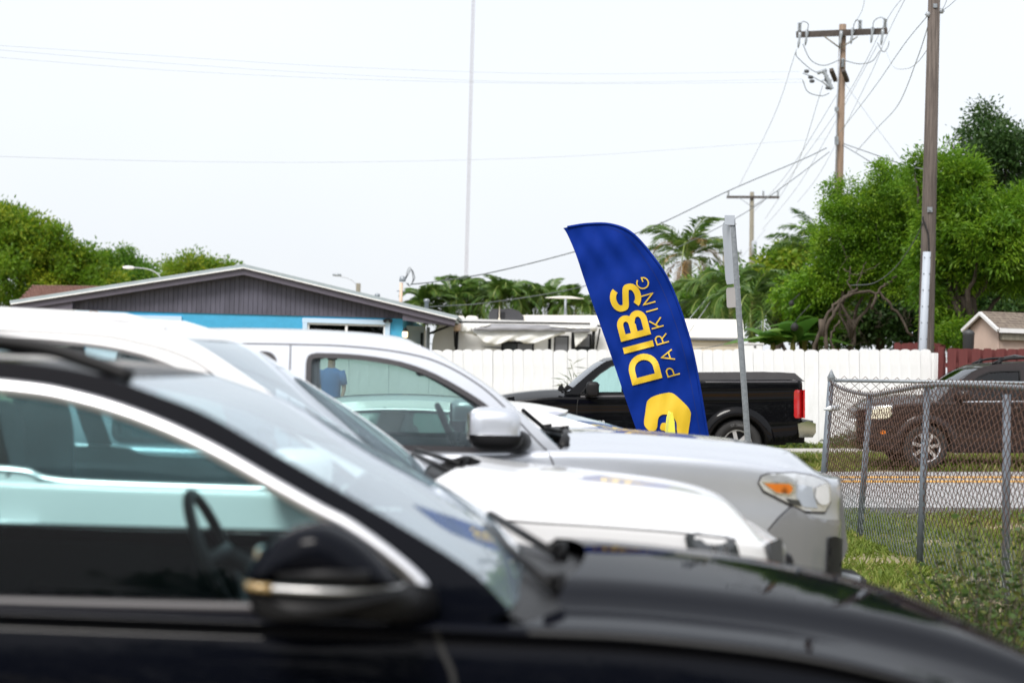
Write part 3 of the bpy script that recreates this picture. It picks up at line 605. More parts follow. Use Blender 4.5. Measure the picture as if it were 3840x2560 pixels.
# ------------------------------------------------------------------ trees and palms
def blobs_px(lst, d, base):
    out = []
    for px, py, rx_, ry_ in lst:
        dd = d + random.uniform(-.6, .6); p = at(px, py, dd); k = dd / FPX; out.append((p.x - base[0], p.y - base[1], p.z - base[2], rx_ * k, min(rx_ * k, 2.2) * 1.1, ry_ * k))
    return out
def tree_px(name, label, bpx, d, lst, ncl, nl, spread, L, W, mt, **k):
    b = at(bpx, 1300, d); base = (b.x, d, 0); bl = blobs_px(lst, d, base); h = max(q[2] + q[5] for q in bl)
    return tree(name, label, base, h, bl, ncl, nl, spread, L, W, mt, **k)
tree_px('leafy_tree', 'large bright green tree at the left edge above the brown roof', 60, 72, [(-60, 930, 150, 130), (60, 880, 105, 95), (180, 930, 95, 105), (60, 1060, 200, 105), (275, 1000, 85, 75), (300, 1075, 120, 75), (30, 830, 50, 45)], 700, 80, .2, .17, .07, 'leaf_yellow', tr=.3)
tree_px('leafy_tree', 'smaller green tree between the large left tree and the blue gable', 470, 78, [(440, 1000, 75, 60), (530, 1035, 60, 50), (470, 1070, 110, 45), (390, 1060, 60, 60)], 240, 70, .2, .17, .07, 'leaf_mid', tr=.2)
tree_px('leafy_tree', 'yellowish tree top showing over the left slope of the blue house', 740, 84, [(730, 1012, 100, 32), (810, 1010, 60, 26), (670, 1030, 50, 30), (880, 1040, 40, 26)], 130, 60, .22, .18, .075, 'leaf_yellow', tr=.2)
GF = 'trees beyond the white fence'
# the big ficus with its bare bent limbs
big = tree_px('ficus_tree', 'dense bright green tree with bare bent limbs left of the tall pole', 3150, 46, [(3340, 740, 110, 110), (3240, 800, 120, 120), (3160, 900, 115, 120), (3290, 930, 150, 130), (3130, 1030, 90, 100), (3400, 860, 90, 150), (3220, 1050, 110, 70), (3400, 1040, 80, 90), (3110, 1120, 60, 60)], 1000, 105, .12, .08, .032, 'leaf_bright', tr=.08, limbs=5, group=GF)
lm = MB()
def lpx(pts, r0, r1, d=45.2):
    q = [Vector(at(*p, d)) - big.location for p in crv(pts, 5)]; lm.tube([p_ + Vector(rng.normal(size=3) * .02) for p_ in q], np.linspace(r0, r1, len(q)) * .42, 8)
lpx([(3045, 1330), (3075, 1240), (3110, 1170), (3160, 1120), (3210, 1085)], .11, .07); lpx([(3105, 1330), (3100, 1240), (3140, 1150), (3200, 1100), (3300, 1105), (3360, 1170), (3420, 1260)], .12, .06)
lpx([(3270, 1160), (3290, 1100), (3320, 1065), (3360, 1040)], .09, .05); lpx([(3200, 1095), (3180, 1050), (3190, 1000)], .05, .03); lpx([(3170, 1010), (3195, 1030), (3240, 1020), (3300, 990)], .035, .02); lpx([(3130, 1330), (3115, 1260), (3150, 1200)], .07, .05)
lpx([(3215, 1080), (3230, 1020), (3245, 980)], .04, .02); lpx([(3140, 1060), (3150, 1000), (3190, 960)], .012, .008); lpx([(3285, 840), (3290, 900), (3310, 950)], .01, .006)
for k in range(26):
    a = (random.uniform(3110, 3420), random.uniform(1150, 1270)); lpx([a, (a[0] + random.uniform(-30, 30), a[1] + random.uniform(-40, 40)), (a[0] + random.uniform(-70, 70), a[1] + random.uniform(-50, 60))], .012, .004)
lm.build('bare_limbs', 'bark', big, True)
p0 = Vector(at(3082, 1262, 44.6)) - big.location; p1 = Vector(at(3083, 1196, 44.6)) - big.location; st = T1('cut_stub', [p0, p1], [.07, .085], 'bark', big, 10)
MB().lathe([(0, .002), (.082, .002)], 10, 'Z', p1 + Vector((0, 0, .001))).build('cut_face', 'cutwood', st)
tree_px('mango_tree', 'broad tree with drooping yellow green leaves right of the tall pole', 3620, 43, [(3570, 690, 120, 110), (3610, 820, 150, 120), (3720, 900, 150, 110), (3570, 950, 110, 110), (3800, 860, 100, 130), (3545, 1190, 70, 90), (3650, 1010, 130, 80), (3820, 1010, 110, 90), (3570, 1250, 70, 50), (3470, 1000, 50, 150)], 900, 85, .135, .13, .038, 'leaf_bright', tr=.16, limbs=12, group=GF)
tree_px('dark_tree', 'dark green tree rising highest behind the drooping leaved tree', 3760, 52, [(3740, 560, 100, 90), (3810, 640, 120, 130), (3670, 600, 60, 60), (3690, 445, 30, 40), (3650, 495, 28, 22), (3720, 480, 36, 40), (3580, 540, 16, 14), (3850, 760, 100, 100)], 330, 80, .17, .11, .05, 'leaf_dark', tr=.2, group=GF)
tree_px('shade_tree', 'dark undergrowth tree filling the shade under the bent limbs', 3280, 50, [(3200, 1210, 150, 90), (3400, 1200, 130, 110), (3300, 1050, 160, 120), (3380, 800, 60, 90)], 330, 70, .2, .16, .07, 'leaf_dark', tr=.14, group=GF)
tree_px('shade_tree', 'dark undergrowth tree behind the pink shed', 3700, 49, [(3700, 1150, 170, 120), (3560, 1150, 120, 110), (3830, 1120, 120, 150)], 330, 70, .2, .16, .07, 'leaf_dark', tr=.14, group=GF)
tree_px('yellow_bush', 'yellow green bushy tree behind the sign post', 2900, 62, [(2930, 1040, 100, 90), (2830, 1100, 80, 80), (2990, 1130, 90, 90), (2960, 980, 50, 40)], 240, 60, .18, .2, .08, 'leaf_yellow', tr=.15, group=GF)
tree_px('green_bush', 'green bushy tree above the cream building roof', 2690, 58, [(2700, 1110, 110, 75), (2620, 1140, 90, 60), (2780, 1120, 70, 80), (2560, 1150, 60, 45)], 240, 60, .17, .17, .06, 'leaf_mid', tr=.15, group=GF)
tree_px('green_bush', 'leafy bush between the banana plants and the big green tree', 3040, 47, [(3050, 1200, 70, 110), (2990, 1120, 60, 60), (3030, 1090, 60, 60)], 130, 60, .14, .13, .055, 'leaf_bright', tr=.08, group=GF)
# palms
fr_g = [frond_mesh('frond_green', 1.5, 2.3, .42, 46, M['leaf_palm'], 0, .05), frond_mesh('frond_green', 1.4, 2.7, .4, 46, M['leaf_palm'], .15, .05), frond_mesh('frond_green', 1.5, 1.7, .42, 46, M['leaf_palm'], .05, .05)]
fr_c = [frond_mesh('frond_long', 2.0, 1.7, .5, 60, M['leaf_palm'], .05, .03), frond_mesh('frond_long', 2.0, 2.3, .5, 60, M['leaf_palm'], .3, .03)]
fr_d = [frond_mesh('frond_dry', 1.9, 2.6, .45, 50, M['leaf_palm_dry'], .4, .035), frond_mesh('frond_dry', 1.8, 3.0, .4, 50, M['leaf_palm_dry'], .8, .035)]
fr_b = [frond_mesh('frond_big', 3.0, 1.4, .75, 70, M['leaf_palm'], -.2, .035), frond_mesh('frond_big', 3.0, 1.9, .75, 70, M['leaf_palm'], 0, .035)]
WH = ['leftmost', 'second from left', 'third from left', 'fourth from left', 'fifth from left', 'sixth from left', 'rightmost']
for i, (px, py, s) in enumerate(((1592, 1130, .95), (1690, 1118, 1.), (1780, 1105, 1.05), (1880, 1108, 1.), (1965, 1112, 1.), (2065, 1118, .95), (2160, 1140, .85))):
    d = 72 + (i % 3) * 1.2; p = at(px, py + 18, d)
    palm('feather_palm', WH[i] + ' of the row of bushy feather palms above the camper', (p.x, d, 0), p.z, [(fr_g[k % 3], k * 2.4 + i * .7, random.uniform(-.9, .6), s * random.uniform(.95, 1.3)) for k in range(26)], .07, 'row of palms behind the camper')
p = at(2572, 975, 64)
palm('coconut_palm', 'scraggly coconut palm with dry yellow fronds right of the blue flag', (p.x + .15, 64, 0), p.z, [(fr_c[k % 2], k * 2.4 + .3, .65 - k * .085, random.uniform(1.0, 1.25)) for k in range(18)] + [(fr_d[k % 2], a_, pt_, s_) for k, (a_, pt_, s_) in enumerate(((3.0, .3, .85), (3.3, -.3, .8), (.1, .1, .8), (.4, -.7, .8), (2.6, -1.0, .9), (4.4, -1.1, .9), (5.2, .6, .8), (3.6, -1.3, .8), (6.0, -1.2, .8)))], .17, lean=(-.1, 0))
p = at(3075, 975, 55)
palm('feather_palm', 'palm with long arching fronds half hidden by the dense green tree', (p.x, 55, 0), p.z, [(fr_b[k % 2], a_, pt_, .6) for k, (a_, pt_) in enumerate(((3.1, .1), (2.7, .55), (3.6, -.15), (2.3, .2), (3.3, .75), (4.2, .3), (1.5, .4), (0, .3)))], .15)
for i, (px, py, d, lab) in enumerate(((2825, 1130, 49.5, 'feather palm with pale green crownshaft right of the sign post'), (2745, 1100, 51.5, 'feather palm drooping over the cream building beside the sign post'), (2650, 1135, 55., 'feather palm left of the sign post above the cream roof'))):
    p = at(px, py, d); palm('feather_palm', lab, (p.x, d, 0), p.z - .6, [(fr_g[k % 3], k * 2.4 + i, random.uniform(-.8, .6), random.uniform(.85, 1.15)) for k in range(20)], .09, shaft=.6)
p = at(3990, 545, 40.)
palm('coconut_palm', 'palm whose fronds hang into the picture at the upper right edge', (p.x, 33, 0), p.z, [(fr_b[k % 2], a_, pt_, .62) for k, (a_, pt_) in enumerate(((3.14, .15), (3.3, -.25), (2.9, .6), (2.6, .0), (3.6, .45), (1.6, .3), (4.7, .3), (0, .2), (.8, .3), (5.5, .2)))], .16)
# banana plants
def banana(px, py, d, n, s, lab):
    p = at(px, py, d); t = thing('banana_plant', lab, 'plant', (p.x, d, 0), 0, 'banana plants behind the white fence'); T1('stem', [(0, 0, 0), (0, 0, p.z - .3)], [.1, .06], 'shaft', t, 8)
    for k in range(n):
        az = k * 2.4 + d; el_ = random.uniform(.5, 1.2); L_ = s * random.uniform(.8, 1.1); rows = []; w_ = .24 * s
        for j in range(9):
            f = j / 8; r_ = L_ * f * math.cos(el_) + .3 * f * f; zz = L_ * math.sin(el_) * f - .55 * s * f * f; ww = w_ * math.sin(math.pi * min(f * .93 + .05, 1)) ** .6
            c_ = Vector((math.cos(az) * r_, math.sin(az) * r_, zz)); sd_ = Vector((-math.sin(az), math.cos(az), 0)); rows.append([c_ - sd_ * ww + Vector((0, 0, -.25 * ww)), c_, c_ + sd_ * ww + Vector((0, 0, -.25 * ww))])
        mb = MB(); mb.grid(rows); o = mb.build('leaf', 'leaf_banana', t, True); o.location = (0, 0, p.z - .35); a_ = o.data.attributes.new('tint', 'FLOAT', 'FACE'); a_.data.foreach_set('value', [random.random()] * len(o.data.polygons))
banana(2900, 1235, 46.5, 8, 1.1, 'banana plant with broad leaves nearest the utility box'); banana(2975, 1225, 46, 9, 1.2, 'banana plant in the middle of the clump with upright leaves'); banana(3020, 1190, 46.8, 7, 1.1, 'banana plant closest to the bare tree limbs')
for px, py, a, b_, lab in ((2980, 1226, (2992, 1192), (3040, 1140), 'dark round wrapped bundle hanging lower beside the banana leaves'), (2968, 1138, (2975, 1125), (3000, 1100), 'dark round wrapped bundle hanging higher above the banana leaves')):
    p = at(px, py, 44.8); r_ = .09 if py > 1200 else .065; mb = MB(); mb.lathe([(0, -r_), (r_ * .7, -r_ * .75), (r_, 0), (r_ * .75, r_ * .7), (.02, r_ * 1.1)], 10, 'Z', p); mb.tube([p + Vector((0, 0, r_)), at(*a, 44.8), at(*b_, 44.8)], .012, 5)
    tag(mb.build('hanging_bundle', 'rubber', None, True), lab, 'bundle')

# ------------------------------------------------------------------ radio tower and street lamps
p = at(1745, 1100, 420); q = at(1771, -60, 420); tw_ = thing('radio_tower', 'very tall thin lattice radio mast against the sky', 'tower', (p.x, 420, 0)); mb = MB(); H = q.z + 60; r_ = .33
legs = [(r_ * math.cos(a), r_ * math.sin(a)) for a in (0, 2.094, 4.188)]
for lx_, ly_ in legs: mb.tube([(lx_, ly_, 0), (lx_, ly_, H)], .055, 4)
nn = int(H / .95)
for k in range(nn):
    z0 = H * k / nn; z1 = H * (k + 1) / nn
    for i in range(3):
        a, b_ = legs[i], legs[(i + 1) % 3]; mb.tube([(*a, z0), (*b_, z1)], .022, 3, False); mb.tube([(*a, z0), (*b_, z0)], .028, 3, False)
mb.build('lattice', 'tower', tw_)
for nm, lab, pole_px, d, pts, head in (('street_lamp', 'cobra head street lamp with pale head against the left trees', (612, 1050), 66, [(612, 1052), (585, 1022), (550, 1008), (505, 1003)], (482, 1003)), ('street_lamp', 'faint street lamp arm on a short wooden pole right of the gable peak', (1344, 1062), 85, [(1340, 1072), (1322, 1052), (1300, 1042), (1275, 1036)], (1264, 1031))):
    t = thing(nm, lab, 'street lamp', (at(pole_px[0], 1300, d).x, d, 0)); o_ = t.location; pz = at(*pole_px, d)
    T1('pole', [(pz.x - o_.x, 0, 0), (pz.x - o_.x, 0, pz.z)], .10 if d > 70 else .07, 'wood_pole_grey' if d > 70 else 'galv', t)
    T1('arm', [Vector(at(*q_, d)) - o_ for q_ in crv(pts, 4)], .018, 'wire_pale', t, 6); p = Vector(at(*head, d)) - o_
    MB().lathe([(0, -.2), (.04, -.18), (.06, 0), (.045, .17), (0, .2)], 10, 'X', p).build('lamp_head', 'trim_white' if d < 70 else 'galv', t, True)

# ------------------------------------------------------------------ utility poles
def insul(mb, p, r_, h, n=4):
    prof = []
    for k in range(n): prof += [(r_ * .45, h * k / n), (r_, h * (k + .25) / n), (r_ * .45, h * (k + .6) / n)]
    mb.lathe([(0, 0)] + prof + [(r_ * .3, h), (0, h)], 10, 'Z', p)
p = at(3472, 1300, 40.); up = thing('utility_pole', 'tall dark weathered wooden pole standing right behind the white fence', 'utility pole', (p.x, 40, 0)); q = at(3508, 0, 40.); H = q.z + 1.5
T1('pole', [(0, 0, -.1), (0, 0, 2), (0, 0, 5), (0, 0, H)], [.17, .16, .142, .112], 'wood_pole', up, 20)
a = Vector(at(3477, 944, 39.85)) - up.location; b_ = Vector(at(3462, 1310, 39.82)) - up.location
mb = MB(); n = 9; prof = [(.075 * math.cos(t_), -.085 * math.sin(t_)) for t_ in np.linspace(0, math.pi, n)]
rows = [[(b_.x + u, -.13 + v, b_.z - 1.6) for u, v in prof], [(b_.x + u, -.13 + v, b_.z) for u, v in prof], [(a.x + u * .95, -.115 + v, a.z) for u, v in prof]]
mb.grid(rows); o = mb.build('cable_guard', 'pvc', up, True); s = o.modifiers.new('s', 'SOLIDIFY'); s.thickness = .008
for k in range(6):
    for s_ in (-1, 1):
        f = k / 6; c_ = a.lerp(b_, f + .06); MB().lathe([(0, -.012), (.011, -.01), (.011, .0)], 8, 'Y', (c_.x + s_ * .058, -.19, c_.z)).build('bolt', 'rubber', o)
T1('riser_cable', [Vector(at(*c_, 39.84)) - up.location for c_ in crv([(3461, 812), (3462, 825), (3472, 850), (3481, 885), (3484, 946)], 5)], .016, 'rubber', up, 6)
c_ = Vector(at(3487, 786, 39.84)) - up.location; pl = B1('washer_plate', c_, (.1, .02, .1), 'galv', up); MB().lathe([(0, -.03), (.024, -.03), (.024, 0)], 6, 'Y', c_).build('bolt', 'galv', pl)
c_ = Vector(at(3507, 22, 39.87)) - up.location; B1('washer_plate', c_, (.08, .02, .08), 'galv', up)
for px, py in ((3480, 55), (3530, 42)):
    c_ = Vector(at(px, py, 39.95)) - up.location; mb = MB(); mb.lathe([(0, -.05), (.04, -.05), (.05, 0), (.04, .05), (0, .05)], 8, 'Z', c_); mb.box(c_, (.12, .04, .03)); mb.build('dead_end_clamp', 'porcelain', up, True)

d = 66.; p = at(3131, 1300, d); q = at(3156, 92, d); up2 = thing('utility_pole', 'brown utility pole with dark crossarm and insulators above the green tree', 'utility pole', (p.x, d, 0)); H = q.z
T1('pole', [(0, 0, 0), (0, 0, H * .5), (0, 0, H)], [.17, .145, .12], 'wood_pole_tan', up2, 16)
a = Vector(at(2986, 131, d - .2)) - up2.location; b_ = Vector(at(3327, 117, d - .2)) - up2.location
mb = MB(); c_ = (a + b_) / 2; mb.box(c_, ((b_ - a).length, .1, .2), 0, Matrix.Rotation(-math.atan2(b_.z - a.z, b_.x - a.x), 3, 'Y')); mb.build('crossarm', 'wood_arm', up2)
for x_ in (3092, 3216): T1('brace', [Vector(at(x_, 138, d - .26)) - up2.location, Vector(at(3152, 182, d - .2)) - up2.location], .03, 'wood_pole_grey', up2, 4)
for x_, y_ in ((2998, 118), (3225, 108), (3319, 104), (3160, 253)): 
    mb = MB(); insul(mb, Vector(at(x_, y_, d - .2)) - up2.location, .085, .30 if x_ != 3160 else .3, 5); mb.build('insulator', 'porcelain', up2, True)
for x_, y_ in ((3026, 125), (3197, 120), (3272, 116), (2999, 135), (3154, 130), (3310, 124)):
    c_ = Vector(at(x_, y_, d - .32)) - up2.location; c2 = Vector(at(x_ - 6, y_ + 46, d - .32)) - up2.location; mb = MB(); mb.tube([c_ + Vector((0, 0, .12)), c_, c_.lerp(c2, .3), c_.lerp(c2, .6), c2], [.05, .06, .035, .05, .02], 8); mb.build('fuse_cutout', 'porcelain', up2, True)
for x_, y_ in ((3117, 262), (3162, 264)):
    MB().tube([Vector(at(x_, y_, d - .5)) - up2.location, Vector(at(x_ + 16, y_ + 40, d - .05)) - up2.location], .09, 4).build('side_arm', 'wood_arm', up2)
mb = MB(); c_ = Vector(at(3088, 262, d - .4)) - up2.location; c2 = Vector(at(3120, 335, d - .4)) - up2.location
mb.tube([c_.lerp(c2, f) for f in np.linspace(0, 1, 13)], [.05 if k % 2 else .085 for k in range(13)], 8); mb.tube([c_ + Vector((-.2, 0, -.12)), c_ + Vector((.1, 0, 0))], .06, 6); mb.tube([c_ + Vector((-.05, 0, -.35)), c2 + Vector((-.12, 0, .1)), c2 + Vector((0, 0, 0))], .05, 6); mb.build('switch_fuse', 'porcelain', up2, True)
for c2 in ([(2998, 100), (3010, 82), (3030, 90), (3028, 118)], [(3225, 85), (3212, 75), (3203, 92), (3198, 115)], [(3319, 72), (3300, 66), (3278, 80), (3272, 110)], [(2985, 195), (2990, 215), (3040, 260), (3070, 275)], [(3010, 165), (3040, 225), (3090, 246), (3150, 225)], [(3160, 225), (3220, 240), (3270, 230), (3300, 190)], [(3290, 160), (3312, 195), (3330, 175), (3334, 155)], [(3010, 275), (3050, 290), (3090, 310), (3120, 300)], [(3010, 300), (3030, 345), (3080, 360), (3110, 350)]):
    T1('jumper_wire', [Vector(at(*q_, d - .4)) - up2.location for q_ in crv(c2, 6)], .014, 'wire', up2, 5)
for x_, y_ in ((3025, 268), (3040, 290), (3045, 305), (3100, 300), (3105, 330)): superell(tuple(Vector(at(x_, y_, d - .4)) - up2.location), (.09, .05, .06), .8, 8, 10).build('line_clamp', 'plastic_grey', up2, True)
T1('ground_wire', [Vector(at(3151, 150, d - .2)) - up2.location, Vector(at(3138, 400, d - .22)) - up2.location, Vector(at(3135, 740, d - .22)) - up2.location], .022, 'pvc', up2, 6)
for y_ in (410, 535, 520): B1('clamp', Vector(at(3137, y_, d - .24)) - up2.location, (.12, .08, .14), 'galv', up2)

def small_pole(lab, d, top, xbot, arm, ins, mt):
    p = at(xbot, 1300, d); t = thing('utility_pole', lab, 'utility pole', (p.x, d, 0)); q = Vector(at(*top, d)) - t.location
    T1('pole', [(0, 0, 0), (q.x, 0, q.z)], [.16, .11], mt, t, 12); a, b_ = (Vector(at(*k, d - .15)) - t.location for k in arm)
    MB().box((a + b_) / 2, ((b_ - a).length, .1, .13), 0, Matrix.Rotation(-math.atan2(b_.z - a.z, b_.x - a.x), 3, 'Y')).build('crossarm', 'wood_arm', t)
    for k in ins:
        mb = MB(); insul(mb, Vector(at(*k, d - .15)) - t.location, .08, .32, 4); mb.build('insulator', 'porcelain', t, True)
    return t
t = small_pole('grey wooden utility pole with three insulators behind the sign post', 105., (2820, 720), 2818, ((2725, 739), (2922, 740)), ((2731, 738), (2862, 737), (2917, 737)), 'wood_pole_grey')
for s_ in (-1, 1): T1('brace', [Vector(at(2821 + s_ * 50, 742, 104.8)) - t.location, Vector(at(2821, 775, 104.9)) - t.location], .02, 'galv', t, 4)
c_ = Vector(at(2828, 930, 104.7)) - t.location; MB().lathe([(0, -.35), (.13, -.33), (.14, .3), (.1, .38), (0, .4)], 12, 'Z', c_).build('transformer', 'pvc', t, True)
small_pole('distant short utility pole left of the sign post', 190., (2714, 942), 2716, ((2676, 949), (2782, 949)), ((2683, 948), (2778, 948)), 'wood_pole_grey')

# ------------------------------------------------------------------ overhead wires: each a thing of its own
def wire(lab, pts, r_=.012, mt='wire_thin', n=10):
    q = [Vector(p) for p in crv([tuple(at(*k)) for k in pts], n)]; return tag(T1('overhead_wire', q, r_ * .72, mt, None, 5), lab, 'wire')
wire('topmost of the three long wires crossing the sky from the left edge', [(-100, 165, 50), (600, 210, 54), (1300, 252, 58), (2100, 277, 62), (2998, 269, 66)], .0055, 'wire_pale')
wire('middle of the three long wires crossing the sky from the left edge', [(-100, 180, 50), (600, 236, 54), (1300, 280, 58), (2100, 310, 62), (3010, 297, 66)], .0055, 'wire_pale')
wire('lowest of the three long wires crossing the sky from the left edge', [(-100, 208, 50), (600, 262, 54), (1300, 296, 58), (2100, 314, 62), (3020, 309, 66)], .0055, 'wire_pale')
wire('single long wire sagging low across the sky below the three', [(-100, 584, 48), (600, 604, 53), (1300, 608, 57), (2100, 588, 61), (2700, 548, 64), (3095, 520, 66)], .006, 'wire_pale')
wire('thick service cable from the peach mast rising behind the flag', [(1540, 1066, 52), (1640, 1055, 52.5), (1850, 1020, 54), (2150, 945, 57), (2430, 858, 60), (2740, 712, 63), (3000, 602, 65), (3100, 555, 66)], .022, 'wire')
wire('lower service cable from the roof vent rising to the pole', [(1610, 1150, 52), (1850, 1132, 54), (2200, 1070, 57), (2460, 965, 60), (2760, 818, 63), (2950, 690, 65), (3110, 570, 66)], .018, 'wire')
wire('wire dropping steeply from the left end of the crossarm', [(2987, 185, 66), (2900, 440, 75), (2770, 700, 104)])
wire('wire from the switch fuse dropping left behind the sign post', [(3085, 322, 66), (2980, 640, 75), (2870, 820, 104)])
wire('wire from the pole middle dropping to the distant grey pole', [(3160, 320, 66), (2960, 640, 76), (2830, 790, 104)])
wire('wire from the right fuse sweeping down to the trees', [(3290, 170, 66), (3120, 480, 75), (2990, 700, 90), (2860, 860, 104)])
wire('wire running from the top edge through the crossarm right end', [(3395, -20, 52), (3320, 85, 60), (3150, 400, 70), (2920, 720, 104)], .012)
wire('thin wire running parallel from the top edge past the right insulator', [(3400, -15, 52), (3330, 125, 64), (3250, 310, 70), (3080, 640, 90), (2990, 760, 104)])
wire('wire kinked above the crossarm reaching the top edge', [(3245, -20, 60), (3232, 42, 63), (3200, 95, 66)], .011)
wire('guy wire with grey insulator ball from the tall pole to the brown pole', [(3478, 60, 40), (3390, 168, 45), (3270, 340, 55), (3130, 520, 66)], .013)
wire('slack wire curving from the tall pole down past the brown pole', [(3484, 85, 40), (3440, 220, 44), (3370, 390, 52), (3290, 480, 58), (3210, 570, 65)], .014)
wire('looped slack wire hanging left of the tall pole', [(3482, 180, 40), (3440, 235, 42), (3400, 258, 46), (3350, 250, 54), (3322, 190, 64)], .010)
wire('wire running down right from the brown pole into the tree', [(3170, 315, 66), (3300, 495, 60), (3330, 535, 58), (3410, 640, 50)], .014)
wire('thick communication cable from the brown pole down to the tall pole', [(3165, 540, 66), (3280, 580, 58), (3380, 615, 48), (3466, 636, 40.1)], .02, 'wire')
wire('communication cable branching from the brown pole into the tree top', [(3160, 545, 66), (3220, 580, 60), (3290, 625, 50)], .02, 'wire')
wire('wire at the top right corner leaving the tall pole to the left', [(3533, 38, 40), (3545, 15, 39), (3556, -20, 38)], .009)
wire('wire at the top right corner leaving the tall pole to the right', [(3533, 40, 40), (3560, 22, 39), (3600, -15, 38)], .009)
wire('dark cable sagging from the tall pole cable clamp into the green tree', [(3460, 835, 39.9), (3430, 900, 40.5), (3360, 1000, 42), (3280, 1060, 43), (3190, 1070, 44)], .014, 'wire')
wire('steep guy wire left of the sign post reaching the cream roof', [(2870, 860, 90), (2700, 1060, 60), (2590, 1190, 48), (2540, 1262, 47)], .013)
wire('second steep guy wire left of the sign post', [(2900, 900, 90), (2725, 1060, 60), (2630, 1180, 48), (2570, 1270, 47)], .013)
wire('drooping black cable across the cream building wall', [(2780, 1262, 46.5), (2730, 1285, 46.4), (2660, 1302, 46.4), (2600, 1308, 46.4)], .012, 'wire')

# ------------------------------------------------------------------ feather flag
FD = 19.
fl_l = crv([(2112, 855), (2128, 880), (2160, 955), (2200, 1075), (2290, 1330), (2340, 1478), (2400, 1650), (2440, 1760)], 10)
fl_r = crv([(2112, 855), (2200, 841), (2290, 842), (2370, 875), (2450, 965), (2510, 1060), (2570, 1220), (2610, 1380), (2655, 1640), (2676, 1760)], 10)
def samp(c, f): f = f * (len(c) - 1); i = min(int(f), len(c) - 2); return c[i] + (c[i + 1] - c[i]) * (f - i)
NR, NC = 90, 26
def fbulge(px, py):
    "cloth relief at a point of the flag: a soft belly and diagonal creases"
    a = (px - 2112) / 560; b_ = (py - 841) / 900
    return .06 * math.sin(a * 5 + 1) + .02 * math.sin((px * .9 + py * .45) / 60) * math.exp(-((py - 900) / 220) ** 2) + .016 * math.sin((px * .7 + py * 1.1) / 42) * math.sin(py / 130) + .008 * math.sin((px * 1.2 - py * .5) / 17 + 1.5 * math.sin(py / 60)) + .004 * math.sin((px + py * .3) / 9) * (1 if py > 1300 else .5)
def fpt(px, py, off=0.): w = at(px, py, FD + fbulge(px, py) - off); return w
rows = []
for i in range(NR + 1):
    f = (i / NR) ** 1.25; a, b_ = samp(fl_l, f), samp(fl_r, f); rows.append([fpt(*(a + (b_ - a) * j / NC)) for j in range(NC + 1)])
flg = thing('feather_flag', 'tall blue feather banner with yellow lettering leaning beside the parked cars', 'flag', (at(2700, 1700, FD).x, FD, 0)); O = flg.location
mb = MB(); mb.grid([[p - O for p in r_] for r_ in rows]); cl = mb.build('banner', 'flag_blue', flg, True)
sl = MB(); sl.tube([fpt(*samp(fl_r, f)) - O + Vector((0, 0, 0)) for f in np.linspace(.02, 1, 50)], .013, 8); sl.build('pole_sleeve', 'flag_blue', cl, True)
sm = MB(); sm.grid([[fpt(*(samp(fl_r, f) + (samp(fl_l, f) - samp(fl_r, f)) * q_ ), .003) - O for q_ in (.106, .112)] for f in np.linspace(.12, 1, 60)]); sm.build('sleeve_seam', mat('seam_blue', (.001, .014, .13), .8), cl, True)
a = fpt(*samp(fl_r, 1.)) - O; b_ = fpt(*samp(fl_r, .9)) - O; dn = (a - b_).normalized(); T1('pole', [b_, a, a + dn * ((a.z) / -dn.z)], .014, 'galv', flg)
foot = a + dn * (a.z / -dn.z)
for k in range(2): MB().box((foot.x, foot.y, .02), (.9, .04, .03), k * math.pi / 2 + .4 ).build('base_bar', 'plastic_black', flg)
def ribbon(name, strokes, org, e1, e2, w, sc_, mt, par):
    "letter strokes laid on the cloth: each stroke is a 2D polyline in letter units"
    mb = MB(); e1 = np.array(e1); e2 = np.array(e2); org = np.array(org)
    for st_ in strokes:
        p = [np.array(q, float) for q in st_]; den = [p[0]]
        for a_, b_ in zip(p[:-1], p[1:]):
            n = max(1, int(np.linalg.norm(b_ - a_) * sc_ / 8)); den += [a_ + (b_ - a_) * k / n for k in range(1, n + 1)]
        p = den; closed = np.allclose(p[0], p[-1]); rows = []
        for i in range(len(p)):
            a_ = p[i - 1] if i else (p[-2] if closed else p[0] - (p[1] - p[0])); c_ = p[i + 1] if i < len(p) - 1 else (p[1] if closed else p[-1] + (p[-1] - p[-2]))
            t1 = (p[i] - a_) / np.linalg.norm(p[i] - a_); t2 = (c_ - p[i]) / np.linalg.norm(c_ - p[i]); n1 = np.array((-t1[1], t1[0])); n2 = np.array((-t2[1], t2[0])); nn_ = (n1 + n2); nn_ /= max(np.linalg.norm(nn_), 1e-6); nn_ /= max(nn_ @ n1, .5)
            row = []
            for k in (-1, -.33, .33, 1):
                q = p[i] + nn_ * w / 2 * k; px = org + (e1 * q[0] + e2 * q[1]) * sc_; row.append(fpt(px[0], px[1], .012) - O)
            rows.append(row)
        mb.grid(rows)
    return mb.build(name, mt, par, False)
def arc(cx, cy, rx_, ry_, a0, a1, n=14): return [(cx + rx_ * math.cos(R(a0 + (a1 - a0) * k / n)), cy + ry_ * math.sin(R(a0 + (a1 - a0) * k / n))) for k in range(n + 1)]
h = .10  # half stroke
D_ = [[(h, h)] + [(h, 1 - h)] + [(.42, 1 - h)] + arc(.42, .5, .40, .40, 90, -90) + [(h, h)]]
I_ = [[(0.0, 0), (0., 1)]]
B_ = [[(h, .5), (h, 1 - h), (.46, 1 - h)] + arc(.48, .71, .22, .19, 90, -90) + [(h, .52)], [(h, .5), (.52, .5)] + arc(.52, .30, .24, .20, 90, -90) + [(h, h), (h, .52)]]
S_ = [arc(.40, .70, .31, .205, 20, 180, 12) + crv([(.09, .70), (.13, .57), (.40, .50), (.68, .42), (.71, .30)], 4)[1:] + arc(.40, .30, .31, .205, 0, -158, 12)[1:]]
e1, e2 = (-.252, -.968), (-.968, .252); O0 = (2484, 1416)
